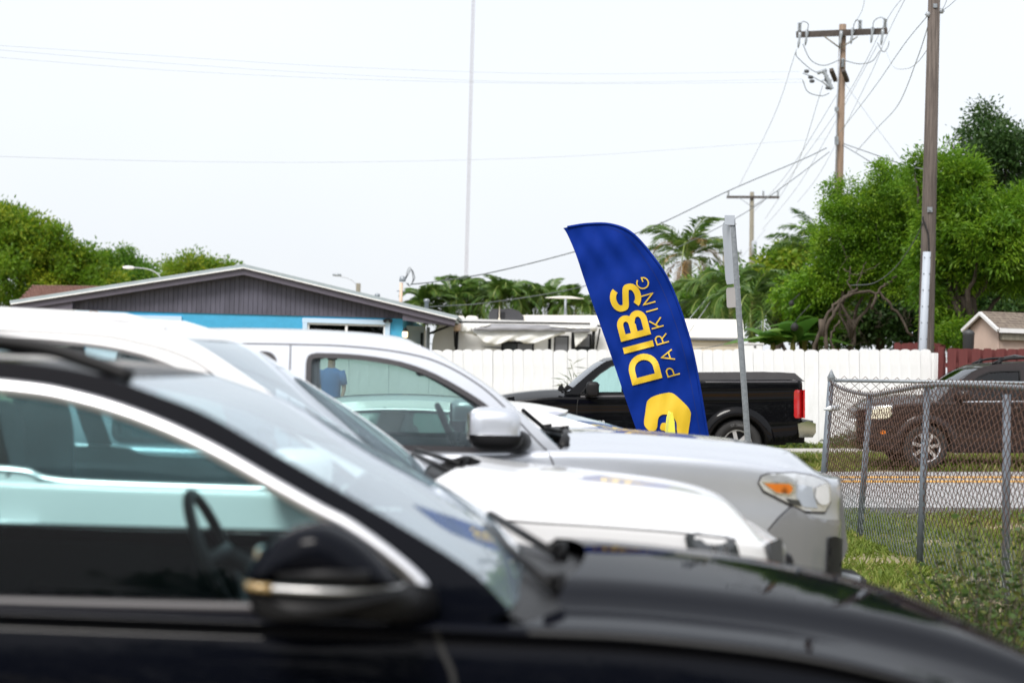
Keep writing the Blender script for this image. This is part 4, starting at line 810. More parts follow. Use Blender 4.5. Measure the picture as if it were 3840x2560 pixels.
for L_, s_ in ((D_, 0), (I_, 134), (B_, 169), (S_, 279)):
    ribbon('letter', L_, (O0[0] + e1[0] * s_, O0[1] + e1[1] * s_), e1, e2, .2, 116, 'flag_yellow', cl)
e1, e2 = (-.323, -.946), (-.946, .323); e2 = (-.96, .27); O1 = (2550, 1401)
TH = {'P': [[(0, 0), (0, 1), (.35, 1)] + arc(.38, .74, .26, .26, 90, -90, 10) + [(0, .48)]], 'A': [[(0, 0), (.42, 1), (.84, 0)], [(.15, .34), (.69, .34)]], 'R': [[(0, 0), (0, 1), (.36, 1)] + arc(.38, .74, .26, .26, 90, -90, 10) + [(0, .48)], [(.36, .48), (.70, 0)]],
      'K': [[(0, 0), (0, 1)], [(.66, 1), (.02, .40)], [(.24, .58), (.72, 0)]], 'I': [[(0, 0), (0, 1)]], 'N': [[(0, 0), (0, 1), (.72, 0), (.72, 1)]], 'G': [arc(.5, .5, .45, .47, 42, 330, 22) + [(.93, .45), (.58, .45)]]}
for c_, s_ in (('P', 1), ('A', 58), ('R', 128), ('K', 191), ('I', 258), ('N', 286), ('G', 343)):
    ribbon('letter', TH[c_], (O1[0] + e1[0] * s_, O1[1] + e1[1] * s_), e1, e2, .105, 46, 'flag_yellow', cl)
def patch_px(name, loop, fn, mt, par, step=14, smooth=True):
    "filled outline draped on a surface: loop of 2D points, fn maps 2D to 3D"
    v = [Vector((float(a_), float(b_))) for a_, b_ in loop]; n = len(v); e_ = [(i, (i + 1) % n) for i in range(n)]
    xs = [p.x for p in v]; ys = [p.y for p in v]
    for gx_ in np.arange(min(xs) + step / 2, max(xs), step):
        for gy_ in np.arange(min(ys) + step / 2, max(ys), step): v.append(Vector((float(gx_), float(gy_))))
    r_ = delaunay_2d_cdt(v, e_, [], 1, step * 1e-3); return pyd(name, [fn(p.x, p.y) for p in r_[0]], [tuple(f) for f in r_[2]], mt, par, smooth)
lg = crv([(2508, 1471), (2480, 1476), (2447, 1487), (2430, 1500), (2424, 1515), (2420, 1545), (2415, 1580), (2418, 1597), (2432, 1613), (2444, 1617), (2457, 1613), (2464, 1602), (2466, 1585), (2468, 1570), (2476, 1558), (2491, 1553), (2512, 1557), (2527, 1567), (2536, 1583), (2538, 1602), (2536, 1630), (2532, 1655), (2545, 1664), (2562, 1652), (2578, 1634), (2584, 1602), (2590, 1562), (2590, 1545), (2580, 1526), (2557, 1502), (2532, 1480), (2520, 1473)], 4)
patch_px('emblem', [tuple(p) for p in lg], lambda u, v: fpt(u, v, .012) - O, 'flag_yellow', cl)
lg2 = crv([(2478, 1611), (2475, 1604), (2480, 1588), (2489, 1584), (2500, 1586), (2514, 1590), (2524, 1600), (2522, 1622), (2505, 1619)], 3)
patch_px('emblem', [tuple(p) for p in lg2], lambda u, v: fpt(u, v, .012) - O, 'flag_yellow', cl)

# sandwich board seen edge-on in front of the flag
p = at(2517, 1600, 17.2); sb = thing('sandwich_board', 'bright yellow plastic floor sign seen edge-on before the flag', 'sign', (p.x, 17.2, 0)); zt = at(2518, 1546, 17.2).z
mb = MB(); pr = [(-.045, 0), (.03, 0), (.035, zt * .5), (.03, zt - .17), (.022, zt - .08), (.004, zt), (-.004, zt), (-.018, zt - .06), (-.024, zt - .15), (-.036, zt * .5)]
mb.prism(pr, -.02, .28, lambda u, v, q_: (u, q_, v)); mb.build('front_panel', 'sign_yellow', sb, bevel=.004)
MB().prism([(.03, zt - .14), (.05, zt - .15), (.15, zt - .62), (.19, 0), (.14, 0), (.06, zt - .5)], 0, .26, lambda u, v, q_: (u, q_, v)).build('back_panel', 'navy', sb)
for k in range(3): B1('hinge_strap', (.07 + .02 * k, -.01, zt - .32 - .11 * k), (.05, .01, .02), 'sign_yellow', sb)

# street sign post, leaning, with sign plates edge-on
d = 20.5; tp = at(2738, 824, d); bt = at(2797, 1665, d); dv = (bt - tp); bt2 = tp + dv * (tp.z / -dv.z) ; sp = thing('sign_post', 'leaning galvanised perforated sign post with plates seen edge-on', 'sign post', (bt2.x, d, 0)); O2 = sp.location
def along(px_top, py, dy=0.): return Vector(at(px_top, py, d + dy)) - O2
ax = (tp - bt2).normalized(); pm_ = MB(); rm = ax.to_track_quat('Z', 'Y').to_matrix()
Lp = (tp - bt2).length; c0 = (tp - O2) * .5
for off, sz in (((0, 0), (.05, .012)), ((-.028, .02), (.006, .05)), ((.028, .02), (.006, .05)), ((.04, .044), (.03, .005)), ((-.04, .044), (.03, .005))):
    pm_.box(c0 + rm @ Vector((off[0], off[1], 0)), (sz[0], sz[1], Lp), 0, rm)
pm_.build('channel_post', 'galv', sp)
def plate(name, top, bot, wpx, mt, yaw, holes):
    a, b_ = along(*top, -.03), along(*bot, -.03); rows = []; w_ = wpx * d / FPX / max(math.cos(yaw), .05); n = 12
    for i in range(n + 1):
        f = i / n; c_ = a.lerp(b_, f); ww = w_ * (1 if 0 < i < n else .86); rows.append([c_ + Vector((-ww * math.cos(yaw) * k / 4, ww * math.sin(yaw) * k / 4, 0)) for k in range(5)])
    mb = MB(); mb.grid(rows); o = mb.build(name, mt, sp); s = o.modifiers.new('s', 'SOLIDIFY'); s.thickness = .004; return o
plate('sign_plate', (2737, 830), (2752, 1064), 20, 'pvc', R(78), 0); plate('sign_plate', (2755, 1076), (2758, 1152), 20, mat('tag_grey', (.42, .40, .40), .6), R(80), 0)
for px, py in ((2758, 841), (2771, 1038), (2773, 1079), (2778, 1144)):
    MB().tube([along(px - 10, py), along(px + 4, py - 1)], .006, 6).build('bolt', 'chrome', sp)
B1('top_cap', along(2736, 826, -.02), (.1, .05, .10), 'pvc', sp)

# ------------------------------------------------------------------ chain-link fence: two runs meeting at the corner post
cf = thing('chain_link_fence', 'rusty chain link fence with sagging top rail along the right edge', 'fence', (0, 0, 0))
def post(top, bot, d, r_=.028, cap=False):
    a, b_ = at(*top, d), at(*bot, d); dv = (a - b_); b_ = b_ - dv * ((b_.z + .05) / dv.z); o = T1('post', [b_, a], r_, 'galv_post', cf, 12)
    if cap: MB().lathe([(r_ * 1.15, -.03), (r_ * 1.15, 0), (r_ * 1.3, .01), (0, .1)], 12, 'Z', a).build('post_cap', 'galv', o, True)
    return o
post((3117, 1418), (3094, 1720), 21., .034, True); post((3262, 1482), (3222, 2032), 18.9); post((3477, 1452), (3447, 2142), 16.3); post((3775, 1478), (3771, 2262), 14.1)
rail = crv([tuple(at(*q)) for q in ((3120, 1433, 21), (3165, 1460, 20.3), (3258, 1480, 18.9), (3350, 1468, 17.7), (3470, 1446, 16.3), (3600, 1441, 15.3), (3775, 1450, 14.1), (3960, 1462, 12.9))] + [(3.46, 11.2, 1.49), (3.47, 8.6, 1.47), (3.47, 5.6, 1.48)], 8)
for yy in (11.3, 8.6, 5.8): T1('post', [(3.46, yy, -.05), (3.46, yy, 1.46)], .028, 'galv_post', cf, 12)
T1('top_rail', [Vector(p) for p in rail], .018, 'galv', cf, 10)
far0, far1 = at(3128, 1426, 21.), at(3850, 1436, 21.); fdir = (far1 - far0)
T1('top_rail', [far0, far0 + fdir * 1.8], .018, 'galv', cf, 10)
for xx in (6.4, 9.2): T1('post', [(xx, 21.03, -.05), (xx, 21.03, 1.52)], .028, 'galv_post', cf, 10)
def chain(path, ztop, warp, cell=.056):
    "woven zig-zag wires hung on a ground path; path(s) -> (x,y), ztop(s)"
    mb_v = []; mb_f = []; L_ = path(None); n = int(L_ / cell); rw = .0034; step = .05; sx_ = (1, 0, 0)
    for k in range(n):
        zt = ztop(k * cell); m_ = int(zt / step); pts = []
        for j in range(m_ + 1):
            s_ = k * cell + (cell if (j + k) % 2 else 0.); z = zt + .035 - (m_ - j) * step; x_, y_, nx_, ny_ = path(s_); w_ = warp(s_, z) + (.002 if j % 2 else -.002)
            pts.append(np.array((x_ + nx_ * w_, y_ + ny_ * w_, max(z, .0))))
        for j in range(m_):
            a, b_ = pts[j], pts[j + 1]; t_ = b_ - a; t_ /= max(np.linalg.norm(t_), 1e-6); u = np.cross(t_, (.3, .9, .2)); u /= np.linalg.norm(u); v = np.cross(t_, u); i0 = len(mb_v)
            for e_ in (a, b_):
                for q in range(3): ang = q * 2.094; mb_v.append(e_ + (u * math.cos(ang) + v * math.sin(ang)) * rw)
            mb_f += [(i0, i0 + 1, i0 + 4, i0 + 3), (i0 + 1, i0 + 2, i0 + 5, i0 + 4), (i0 + 2, i0, i0 + 3, i0 + 5)]
    o = pyd('wire_mesh', mb_v, mb_f, 'chain_wire', cf); o['kind'] = 'stuff'
RL = np.array(rail); cum = np.concatenate([[0], np.cumsum(np.linalg.norm(np.diff(RL[:, :2], axis=0), axis=1))])
def pathA(s):
    if s is None: return cum[-1]
    x_ = np.interp(s, cum, RL[:, 0]); y_ = np.interp(s, cum, RL[:, 1]); return x_ - .03, y_, -1., 0.
chain(pathA, lambda s: float(np.interp(s, cum, RL[:, 2])), lambda s, z: .03 * math.sin(s * .9 + z * .7) * (1.5 - z))
def pathB(s):
    if s is None: return 4.4
    return far0.x + s, 21.03, 0., 1.
chain(pathB, lambda s: 1.53, lambda s, z: .01 * math.sin(s * 1.3))
p = at(3108, 1530, 20.9); mb = MB(); mb.lathe([(0, -.08), (.03, -.08), (.03, .02), (.012, .06), (.012, .08), (0, .08)], 12, 'X', (0, 0, 0)); o = mb.build('plastic_bottle', 'bottle', None, True); o.location = (p.x + .02, p.y - .05, p.z); o.rotation_euler = (0, R(8), R(180)); tag(o, 'crumpled clear plastic bottle stuck in the chain link by the corner post', 'bottle')

# ------------------------------------------------------------------ vehicle builder (x forward, y to the side, z up)
def panel2d(name, loop, holes, step, fn, mt, par=None, solid=0., smooth=True, flip=False):
    v = []; e_ = []
    for lp in [loop] + holes:
        n0 = len(v); n = len(lp); v += [Vector((float(a_), float(b_))) for a_, b_ in lp]; e_ += [(n0 + i, n0 + (i + 1) % n) for i in range(n)]
    xs = [p[0] for p in loop]; ys = [p[1] for p in loop]
    for gx_ in np.arange(min(xs) + step / 2, max(xs), step):
        for gy_ in np.arange(min(ys) + step / 2, max(ys), step): v.append(Vector((float(gx_), float(gy_))))
    r_ = delaunay_2d_cdt(v, e_, [], 0, 1e-5); f = []
    def ins(px, py, lp):
        c_ = False
        for (xa, ya), (xb, yb) in zip(lp, lp[1:] + lp[:1]):
            if (ya > py) != (yb > py) and px < (xb - xa) * (py - ya) / (yb - ya) + xa: c_ = not c_
        return c_
    for q in r_[2]:
        cx = sum(r_[0][i].x for i in q) / 3; cy = sum(r_[0][i].y for i in q) / 3
        if ins(cx, cy, loop) and not any(ins(cx, cy, h_) for h_ in holes): f.append(tuple(q)[::-1] if flip else tuple(q))
    o = pyd(name, [fn(p.x, p.y) for p in r_[0]], f, mt, par, smooth)
    if solid: s = o.modifiers.new('s', 'SOLIDIFY'); s.thickness = solid; s.offset = -1; es = o.modifiers.new('es', 'EDGE_SPLIT'); es.split_angle = R(38)
    return o
def inflate(loop, yc, ry, n=14, e_=2.6):
    "an outline in x,z swollen into a rounded shell of half thickness ry"
    cx = sum(p[0] for p in loop) / len(loop); cz = sum(p[1] for p in loop) / len(loop); mb = MB(); rows = []
    for i in range(n + 1):
        t_ = math.sin(-math.pi / 2 + math.pi * i / n); k = max(1 - abs(t_) ** e_, 0) ** (1 / e_); rows.append([(cx + (x - cx) * k, yc + t_ * ry, cz + (z - cz) * k) for x, z in loop + loop[:1]])
    mb.grid(rows); return mb
class Car:
    def __init__(s, name, label, cat, loc, rz, paint, ring, cols, tilt=0.):
        s.t = thing(name, label, cat, loc, rz); s.t.rotation_mode = 'XYZ'
        if tilt: s.t.rotation_euler[1] = tilt
        s.paint = paint; g = [(2 * ring[0][0] - ring[0][0], -ring[1][1], ring[1][2], ring[1][3])]
        P = [np.array((ring[1][0], -ring[1][1], ring[1][2], ring[1][3]))] + [np.array(q, float) for q in ring] + [np.array((ring[-2][0], -ring[-2][1], ring[-2][2], ring[-2][3]))]
        out = []
        for i in range(1, len(P) - 2):
            a, b, c, d = P[i - 1:i + 3]; n = 12
            for k in range(n):
                t_ = k / n; out.append(.5 * (2 * b + (c - a) * t_ + (2 * a - 5 * b + 4 * c - d) * t_ * t_ + (3 * b - a - 3 * c + d) * t_ ** 3))
        out.append(P[-2]); A = np.array(out); A[:, 1] = np.maximum(A[:, 1], 0)
        tg = np.gradient(A[:, :2], axis=0); tg[0] = (0, 1); tg[-1] = (0, -1); tg /= np.maximum(np.linalg.norm(tg, axis=1, keepdims=True), 1e-9)
        s.A = A; s.N = np.stack([tg[:, 1], -tg[:, 0]], 1); s.cols = np.array(crv(cols, 4)); s.am = max(c[0] for c in cols)
        o0 = s.cols[0][2]; s.TX = A[:, 0] + s.N[:, 0] * o0; s.TY = np.maximum(A[:, 1] + s.N[:, 1] * o0, 0); s.TZ = A[:, 2] - s.cols[0][0]
        s.W = A[:, 1].max()
    def rv(s, a): return a[::-1]
    def at_x(s, x): return tuple(float(np.interp(x, s.A[::-1, 0], s.A[::-1, k])) for k in (1, 2, 3)) + tuple(float(np.interp(x, s.A[::-1, 0], s.N[::-1, k])) for k in (0, 1))
    def top(s, x): return float(np.interp(x, s.TX[::-1], s.TY[::-1])), float(np.interp(x, s.TX[::-1], s.TZ[::-1]))
    def bpt(s, x, z, off=0., side=-1):
        y, zt, zb, nx, ny = s.at_x(x); zc = zt - s.cols[:, 0] - s.cols[:, 1] * (zt - s.am - zb); o = float(np.interp(-z, -zc, s.cols[:, 2]))
        return Vector((x + nx * (off), side * (y + ny * (o + off)), z))
    def body(s, wheels=(), archR=.37, name='body', mt=None):
        V = []; Fc = []; n = len(s.cols)
        for side in (-1, 1):
            b0 = len(V)
            for (x, y, zt, zb), (nx, ny) in zip(s.A, s.N):
                for a_, f_, o_ in s.cols: V.append(np.array((x + nx * o_, side * max(y + ny * o_, 0), zt - a_ - f_ * (zt - s.am - zb))))
            m_ = len(s.A)
            for i in range(m_ - 1):
                for j in range(n - 1):
                    q = (b0 + i * n + j, b0 + i * n + j + 1, b0 + (i + 1) * n + j + 1, b0 + (i + 1) * n + j); Fc.append(q if side > 0 else q[::-1])
        V = np.array(V)
        for wx, wz in wheels:
            keep = []; drop = []
            for q in Fc:
                c = V[list(q)].mean(0); (drop if (c[0] - wx) ** 2 + (c[2] - wz) ** 2 < archR ** 2 and abs(c[1]) > s.W * .6 else keep).append(q)
            bd = set(i for q in drop for i in q) & set(i for q in keep for i in q)
            for i in bd:
                d_ = np.array((V[i][0] - wx, V[i][2] - wz)); l_ = np.linalg.norm(d_)
                if l_ > 1e-4: d_ *= archR / l_; V[i][0] = wx + d_[0]; V[i][2] = wz + d_[1]
            Fc = keep
        s.body_o = pyd(name, V, Fc, mt or s.paint, s.t, True, weld=.0005); zb = float(s.A[:, 3].min())
        for wx, wz in wheels:
            for side in (-1, 1):
                mb = MB(); rows = [[(wx + archR * .995 * math.cos(t_), side * yy, wz + archR * .995 * math.sin(t_)) for t_ in np.linspace(-.2, math.pi + .2, 25)] for yy in (s.W - .03, s.W - .32)]; mb.grid(rows)
                c_ = [(wx + archR * math.cos(t_), side * (s.W - .32), wz + archR * math.sin(t_)) for t_ in np.linspace(-.2, math.pi + .2, 25)]; mb.add(c_, [tuple(range(25))]); mb.build('wheel_liner', 'rubber', s.t)
        x0, x1 = s.A[:, 0].min() + .25, s.A[:, 0].max() - .3; B1('floor_pan', ((x0 + x1) / 2, 0, zb + .06), (x1 - x0, s.W * 1.25, .1), 'rubber', s.t)
        return s.body_o
    def lid(s, name, xr, bow, zc, corner=.85, p=2.2, bump=None, rear=False, mt=None, nu=30, nv=36, lift=.0):
        sg = -1 if rear else 1; TX, TY, TZ = (s.TX[::-1], s.TY[::-1], s.TZ[::-1]) if rear else (s.TX, s.TY, s.TZ)
        i0 = int(np.argmax(TY > corner * s.W)); fy_, fx_, fz_ = TY[:i0 + 1], TX[:i0 + 1], TZ[:i0 + 1]; xc = TX[i0]
        sx_ = np.sort(s.TX); rows = []
        zc = sorted(zc); xs_ = [q[0] for q in zc]; zs_ = [q[1] for q in zc]; zcs = crv(zc, 8); zx = [q[0] for q in zcs]; zz_ = [q[1] for q in zcs]
        for i in range(nu + 1):
            u = i / nu; xu = xr + (xc - xr) * u; ye, ze = s.top(xu); row = []
            for j in range(nv + 1):
                v = -1 + 2 * j / nv; y = v * ye; xf = float(np.interp(abs(y), fy_, fx_)); zf = float(np.interp(abs(y), fy_, fz_)); xrr = xr + sg * bow * (1 - v * v); x = xrr + (xf - xrr) * u
                z = ze + (float(np.interp(x, zx, zz_)) - ze) * (1 - abs(v) ** p); b_ = sstep(.82, 1, u); z = z + (zf - z) * b_
                if bump: z += bump(x, v, u) * (1 - b_) * (1 - abs(v) ** 8)
                row.append((x, y, z + lift))
            rows.append(row if not rear else row[::-1])
        mb = MB(); mb.grid(rows); o = mb.build(name, mt or s.paint, s.t, True); return o
    def house(s, ws, roof, rear, tumble, zr, bows, crown, holes, side_mat=None, roof_mat=None, glassw='glass_wind', belt_drop=.03, frame_th=.04, fstep=.07):
        "greenhouse: pillars with window openings, roof skin, windshield and back glass"
        s.tum = tumble; s.zr = zr; ws = [tuple(p) for p in crv(ws, 5)]; roof = [tuple(p) for p in crv(roof, 5)]; rear = [tuple(p) for p in crv(rear, 5)]
        xa, xb = ws[0][0], rear[-1][0]; belt = [(x, s.top(x)[1] - belt_drop) for x in np.linspace(xb, xa, 30)]
        loop = ws + roof[1:] + rear[1:] + belt[1:-1] if True else 0
        for side in (-1, 1):
            panel2d('side_frame', loop, holes, fstep, lambda u, v: s.gpt(u, v, 0, side), side_mat or s.paint, s.t, frame_th, True, side > 0)
        mb = MB(); rows = []; n = len(roof)
        for i, (x, z) in enumerate(roof):
            y = abs(s.gpt(x, z).y); u = i / (n - 1); rows.append([(x + (bows[1] * (1 - u) - bows[2] * u) * (1 - v * v), v * y, z + crown * (1 - v * v) * (sstep(-.05, .15, u)) + (.0)) for v in np.linspace(-1, 1, 21)])
        mb.grid(rows); s.roof_o = mb.build('roof', roof_mat or s.paint, s.t, True)
        sd_ = s.roof_o.modifiers.new('s', 'SOLIDIFY'); sd_.thickness = .03; sd_.offset = -1; es = s.roof_o.modifiers.new('es', 'EDGE_SPLIT'); es.split_angle = R(38)
        mb = MB(); rows = []; n = len(ws)
        for i, (x, z) in enumerate(ws):
            y = abs(s.gpt(x, z).y) - .004; u = i / (n - 1); rows.append([(x + (bows[0] * (1 - u) + bows[1] * u) * (1 - v * v) - .004, v * y, z + .0 * u) for v in np.linspace(-1, 1, 21)])
        mb.grid(rows); mb.build('windshield', glassw, s.t, True)
        mb = MB(); rows = []; n = len(rear)
        for i, (x, z) in enumerate(rear):
            y = abs(s.gpt(x, z).y) - .004; u = i / (n - 1); rows.append([(x - bows[2] * (1 - v * v) + .004, v * y, z) for v in np.linspace(-1, 1, 13)])
        mb.grid(rows); mb.build('rear_window', glassw, s.t, True)
    def gpt(s, x, z, off=0., side=-1):
        y, zt = s.top(x); h_ = max((z - zt) / max(s.zr - zt, .05), -.1); y = y - .012 - s.tum * (max(h_, 0) ** 1.25) + off; return Vector((x, side * y, z))
    def pane(s, loop, gl, name='side_window', inset=.012, trim=None, tw=.02, tin=.012, toff=.006, sides=(-1, 1)):
        for side in sides:
            o = panel2d(name, loop, [], .09, lambda u, v: s.gpt(u, v, -inset, side), gl, s.t, 0, True, side > 0)
            if trim:
                mb = MB(); P = [np.array(q, float) for q in loop]; n = len(P); c = sum(P) / n; rows = []
                for i in range(n + 1):
                    a_, b_, d_ = P[(i - 1) % n], P[i % n], P[(i + 1) % n]; t_ = (d_ - a_) / max(np.linalg.norm(d_ - a_), 1e-6); nn_ = np.array((-t_[1], t_[0])); nn_ = nn_ if nn_ @ (b_ - c) > 0 else -nn_
                    q0, q1 = b_ - nn_ * tin, b_ + nn_ * tw; rows.append([s.gpt(*q0, -inset, side), s.gpt(*q0, toff, side), s.gpt(*q1, toff, side), s.gpt(*q1, -.01, side)])
                mb.grid(rows); mb.build('window_trim', trim, o)
    def gstrip(s, pts, w, mt, name='trim', off=.003, sides=(-1, 1), th=0.):
        for side in sides:
            mb = MB(); rows = []; P = crv(pts, 6)
            for i, q in enumerate(P):
                a_, b_ = P[max(i - 1, 0)], P[min(i + 1, len(P) - 1)]; t_ = (b_ - a_) / max(np.linalg.norm(b_ - a_), 1e-6); nn_ = np.array((-t_[1], t_[0])); rows.append([s.gpt(*(q + nn_ * w / 2), off - th, side), s.gpt(*(q + nn_ * w / 2 * .7), off, side), s.gpt(*(q - nn_ * w / 2 * .7), off, side), s.gpt(*(q - nn_ * w / 2), off - th, side)])
            mb.grid(rows); mb.build(name, mt, s.t, True)
    def bstrip(s, pts, w, mt='rubber', name='panel_gap', off=.0015, sides=(-1, 1), th=0.):
        for side in sides:
            mb = MB(); rows = []; P = crv(pts, 6)
            for i, q in enumerate(P):
                a_, b_ = P[max(i - 1, 0)], P[min(i + 1, len(P) - 1)]; t_ = (b_ - a_) / max(np.linalg.norm(b_ - a_), 1e-6); nn_ = np.array((-t_[1], t_[0])); q0, q1 = q + nn_ * w / 2, q - nn_ * w / 2; rows.append([s.bpt(*q0, off - th, side), s.bpt(*(q0 * .8 + q1 * .2), off, side), s.bpt(*(q0 * .2 + q1 * .8), off, side), s.bpt(*q1, off - th, side)])
            mb.grid(rows); mb.build(name, mt, s.t, True)
    def bpanel(s, name, loop, mt, off=.004, par=None, sides=(-1, 1), step=.05):
        r_ = []
        for side in sides: r_.append(panel2d(name, loop, [], step, lambda u, v: s.bpt(u, v, off, side), mt, par[0 if side < 0 else 1] if par else s.t, 0, True, side > 0))
        return r_
    def wheel(s, wx, r_, rim=.62, spokes=6, mt='alloy', width=.23, yo=None, text=None):
        for side in (-1, 1):
            y = side * ((yo or s.W) - width / 2 - .015); mb = MB(); w_ = width / 2
            mb.lathe([(r_ * rim, -w_), (r_ * .9, -w_), (r_ * .975, -w_ * .8), (r_, -w_ * .4), (r_, w_ * .4), (r_ * .975, w_ * .8), (r_ * .9, w_), (r_ * rim, w_), (r_ * rim, -w_)], 40, 'Y', (wx, y, r_)); t_ = mb.build('wheel', 'rubber', s.t, True); ys = y + side * w_ * .78
            mb = MB(); mb.lathe([(r_ * rim, w_ * .9 * side), (r_ * rim * .97, w_ * 1.0 * side), (r_ * rim * .9, w_ * .85 * side), (r_ * rim * .86, 0)], 40, 'Y', (wx, y, r_))
            for k in range(spokes):
                a_ = k * 2 * math.pi / spokes + .3; m3 = Matrix.Rotation(-a_, 3, 'Y'); mb.box(Vector((wx, ys - side * .01, r_)) + m3 @ Vector((r_ * rim * .52, 0, 0)), (r_ * rim * .86, .03, r_ * .15), 0, m3)
            mb.lathe([(0, .02 * side), (r_ * .14, .02 * side), (r_ * .17, -.02 * side)], 16, 'Y', (wx, ys, r_)); mb.build('rim', mt, t_)
            MB().lathe([(0, 0), (r_ * rim * .88, 0)], 24, 'Y', (wx, y + side * w_ * .2, r_)).build('brake_disc', 'plastic_black', t_)
    def cabin(s, xf, xr_, zs, head, yw=None, wheel_x=None, left=1, dash=None):
        "seats, dashboard, steering wheel; left=+1 puts the wheel on +y"
        yw = yw or s.W * .45
        for x in ([xf] if xr_ is None else [xf, xr_]):
            for side in (-1, 1):
                mb = superell((x - .18, side * yw, zs + .32), (.10, .24, .42), .55, 12, 16); o = mb.build('seat', 'interior', s.t, True); o.rotation_euler = (0, 0, 0)
                superell((x - .25, side * yw, head - .1), (.055, .13, .1), .6, 10, 14).build('headrest', 'interior', o, True); superell((x + .12, side * yw, zs), (.3, .25, .1), .5, 10, 14).build('seat_cushion', 'interior', o, True)
        if dash:
            x, z = dash; MB().tube([(x, -s.W * .82, z), (x + .05, 0, z + .02), (x, s.W * .82, z)], .13, 12).build('dashboard', 'interior', s.t, True)
        if wheel_x:
            c = Vector((wheel_x, left * yw, dash[1] + .08)); mb = MB(); n = 24; rr = .185; m3 = Matrix.Rotation(R(-25), 3, 'Y')
            mb.tube([c + m3 @ Vector((0, rr * math.cos(k * 2 * math.pi / n), rr * math.sin(k * 2 * math.pi / n))) for k in range(n + 1)], .016, 8, False)
            mb.tube([c + m3 @ Vector((0, -rr, 0)), c + m3 @ Vector((.03, 0, 0)), c + m3 @ Vector((0, rr, 0))], .022, 6); mb.tube([c + m3 @ Vector((.02, 0, 0)), c + Vector((.25, 0, -.1))], .03, 6); mb.build('steering_wheel', 'plastic_grey', s.t, True)
    def handle(s, x, z, mt=None, L=.2):
        for side in (-1, 1):
            p = s.bpt(x, z, .03, side); q = s.bpt(x - L, z + .01, .03, side); MB().tube([s.bpt(x, z, 0, side), p.lerp(q, .12), p.lerp(q, .88), s.bpt(x - L, z + .01, 0, side)], .014, 8).build('door_handle', mt or s.paint, s.t, True)
    def wiper(s, x, z, y0, y1, tip):
        mb = MB(); mb.tube([(x, y0, z), tip], .012, 6); mb.tube([(x + .02, y0, z - .02), (x + .02, y0 + .02, z + .02), (x, y0, z + .01)], .02, 6); mb.build('wiper', 'plastic_black', s.t, True)
def rr(x0, x1, z0, z1, r_, n=5):
    "rounded rectangle loop"
    o = []
    for cx, cz, a0 in ((x1 - r_, z1 - r_, 0), (x0 + r_, z1 - r_, 90), (x0 + r_, z0 + r_, 180), (x1 - r_, z0 + r_, 270)): o += [(cx + r_ * math.cos(R(a0 + 90 * k / n)), cz + r_ * math.sin(R(a0 + 90 * k / n))) for k in range(n + 1)]
    return o
def dens(loop, step=.05):
    out = []
    for a_, b_ in zip(loop, loop[1:] + loop[:1]):
        n = max(1, int(math.hypot(b_[0] - a_[0], b_[1] - a_[1]) / step)); out += [(a_[0] + (b_[0] - a_[0]) * k / n, a_[1] + (b_[1] - a_[1]) * k / n) for k in range(n)]
    return out
def cv(pts, n=4): return [tuple(p) for p in crv(pts, n)]

# ---- car A: black crossover nearest the camera
A = Car('black_crossover', 'glossy black crossover nearest the camera with chrome window trim', 'car', (0, 4.13 + .95, 0), 0, 'paint_black',
    [(1.56, 0, .76, .25), (1.55, .3, .76, .25), (1.50, .55, .765, .25), (1.36, .76, .79, .25), (1.16, .87, .865, .25), (.92, .925, .955, .22), (.62, .945, 1.02, .2), (.3, .95, 1.05, .2), (0, .95, 1.058, .2), (-.2, .95, 1.062, .2), (-.7, .95, 1.068, .2), (-1.4, .95, 1.075, .2), (-2.3, .945, 1.08, .2), (-2.9, .91, 1.08, .25), (-3.12, .78, 1.07, .3), (-3.2, .5, 1.07, .3), (-3.21, 0, 1.07, .3)],
    [(0, 0, -.035), (.004, 0, -.012), (.012, 0, -.001), (.017, 0, 0), (.022, 0, -.008), (.03, 0, -.02), (.044, 0, -.024), (.06, .0, -.018), (.08, .06, -.006), (.08, .3, .003), (.08, .5, .0), (.08, .75, -.012), (.08, .95, -.05), (.08, 1, -.12)])
A.body([(.72, .36), (-2.1, .36)], .39)
def bumpA(x, v, u): a_ = abs(v); return .034 * (1 - sstep(.60, .74, a_)) - .006 * math.exp(-((a_ - .77) / .05) ** 2) - .010
A.lid('hood', .03, .17, [(.03, 1.10), (.2, 1.113), (.5, 1.088), (.8, 1.048), (1.0, 1.008), (1.2, .94), (1.38, .855), (1.5, .79), (1.56, .76)], .8, 1.8, bumpA)
wsA = [(.012, 1.085), (-.076, 1.165), (-.224, 1.251), (-.404, 1.345), (-.509, 1.4), (-.657, 1.476), (-.776, 1.518), (-.87, 1.548)]
roofA = [(-.87, 1.548), (-.98, 1.568), (-1.15, 1.582), (-1.6, 1.595), (-2.2, 1.59), (-2.7, 1.55)]; rearA = [(-2.7, 1.55), (-2.9, 1.42), (-3.05, 1.2), (-3.1, 1.05)]
dloT = [(-.17, 1.115), (-.18, 1.149), (-.248, 1.205), (-.336, 1.262), (-.396, 1.290), (-.499, 1.342), (-.645, 1.416), (-.79, 1.474), (-.935, 1.514), (-1.08, 1.534), (-1.4, 1.548), (-1.9, 1.545), (-2.4, 1.5)]
dA = cv(dloT, 3) + cv([(-2.4, 1.5), (-2.7, 1.36), (-2.8, 1.12)], 3)[1:] + [(x, 1.082) for x in np.linspace(-2.78, -.2, 26)]
A.house(wsA, roofA, rearA, .17, 1.6, (.05, .012, .06), .008, [dA], glassw='glass_shield', fstep=.028)
A.pane(dA, 'glass_teal', 'side_window', .02, None)
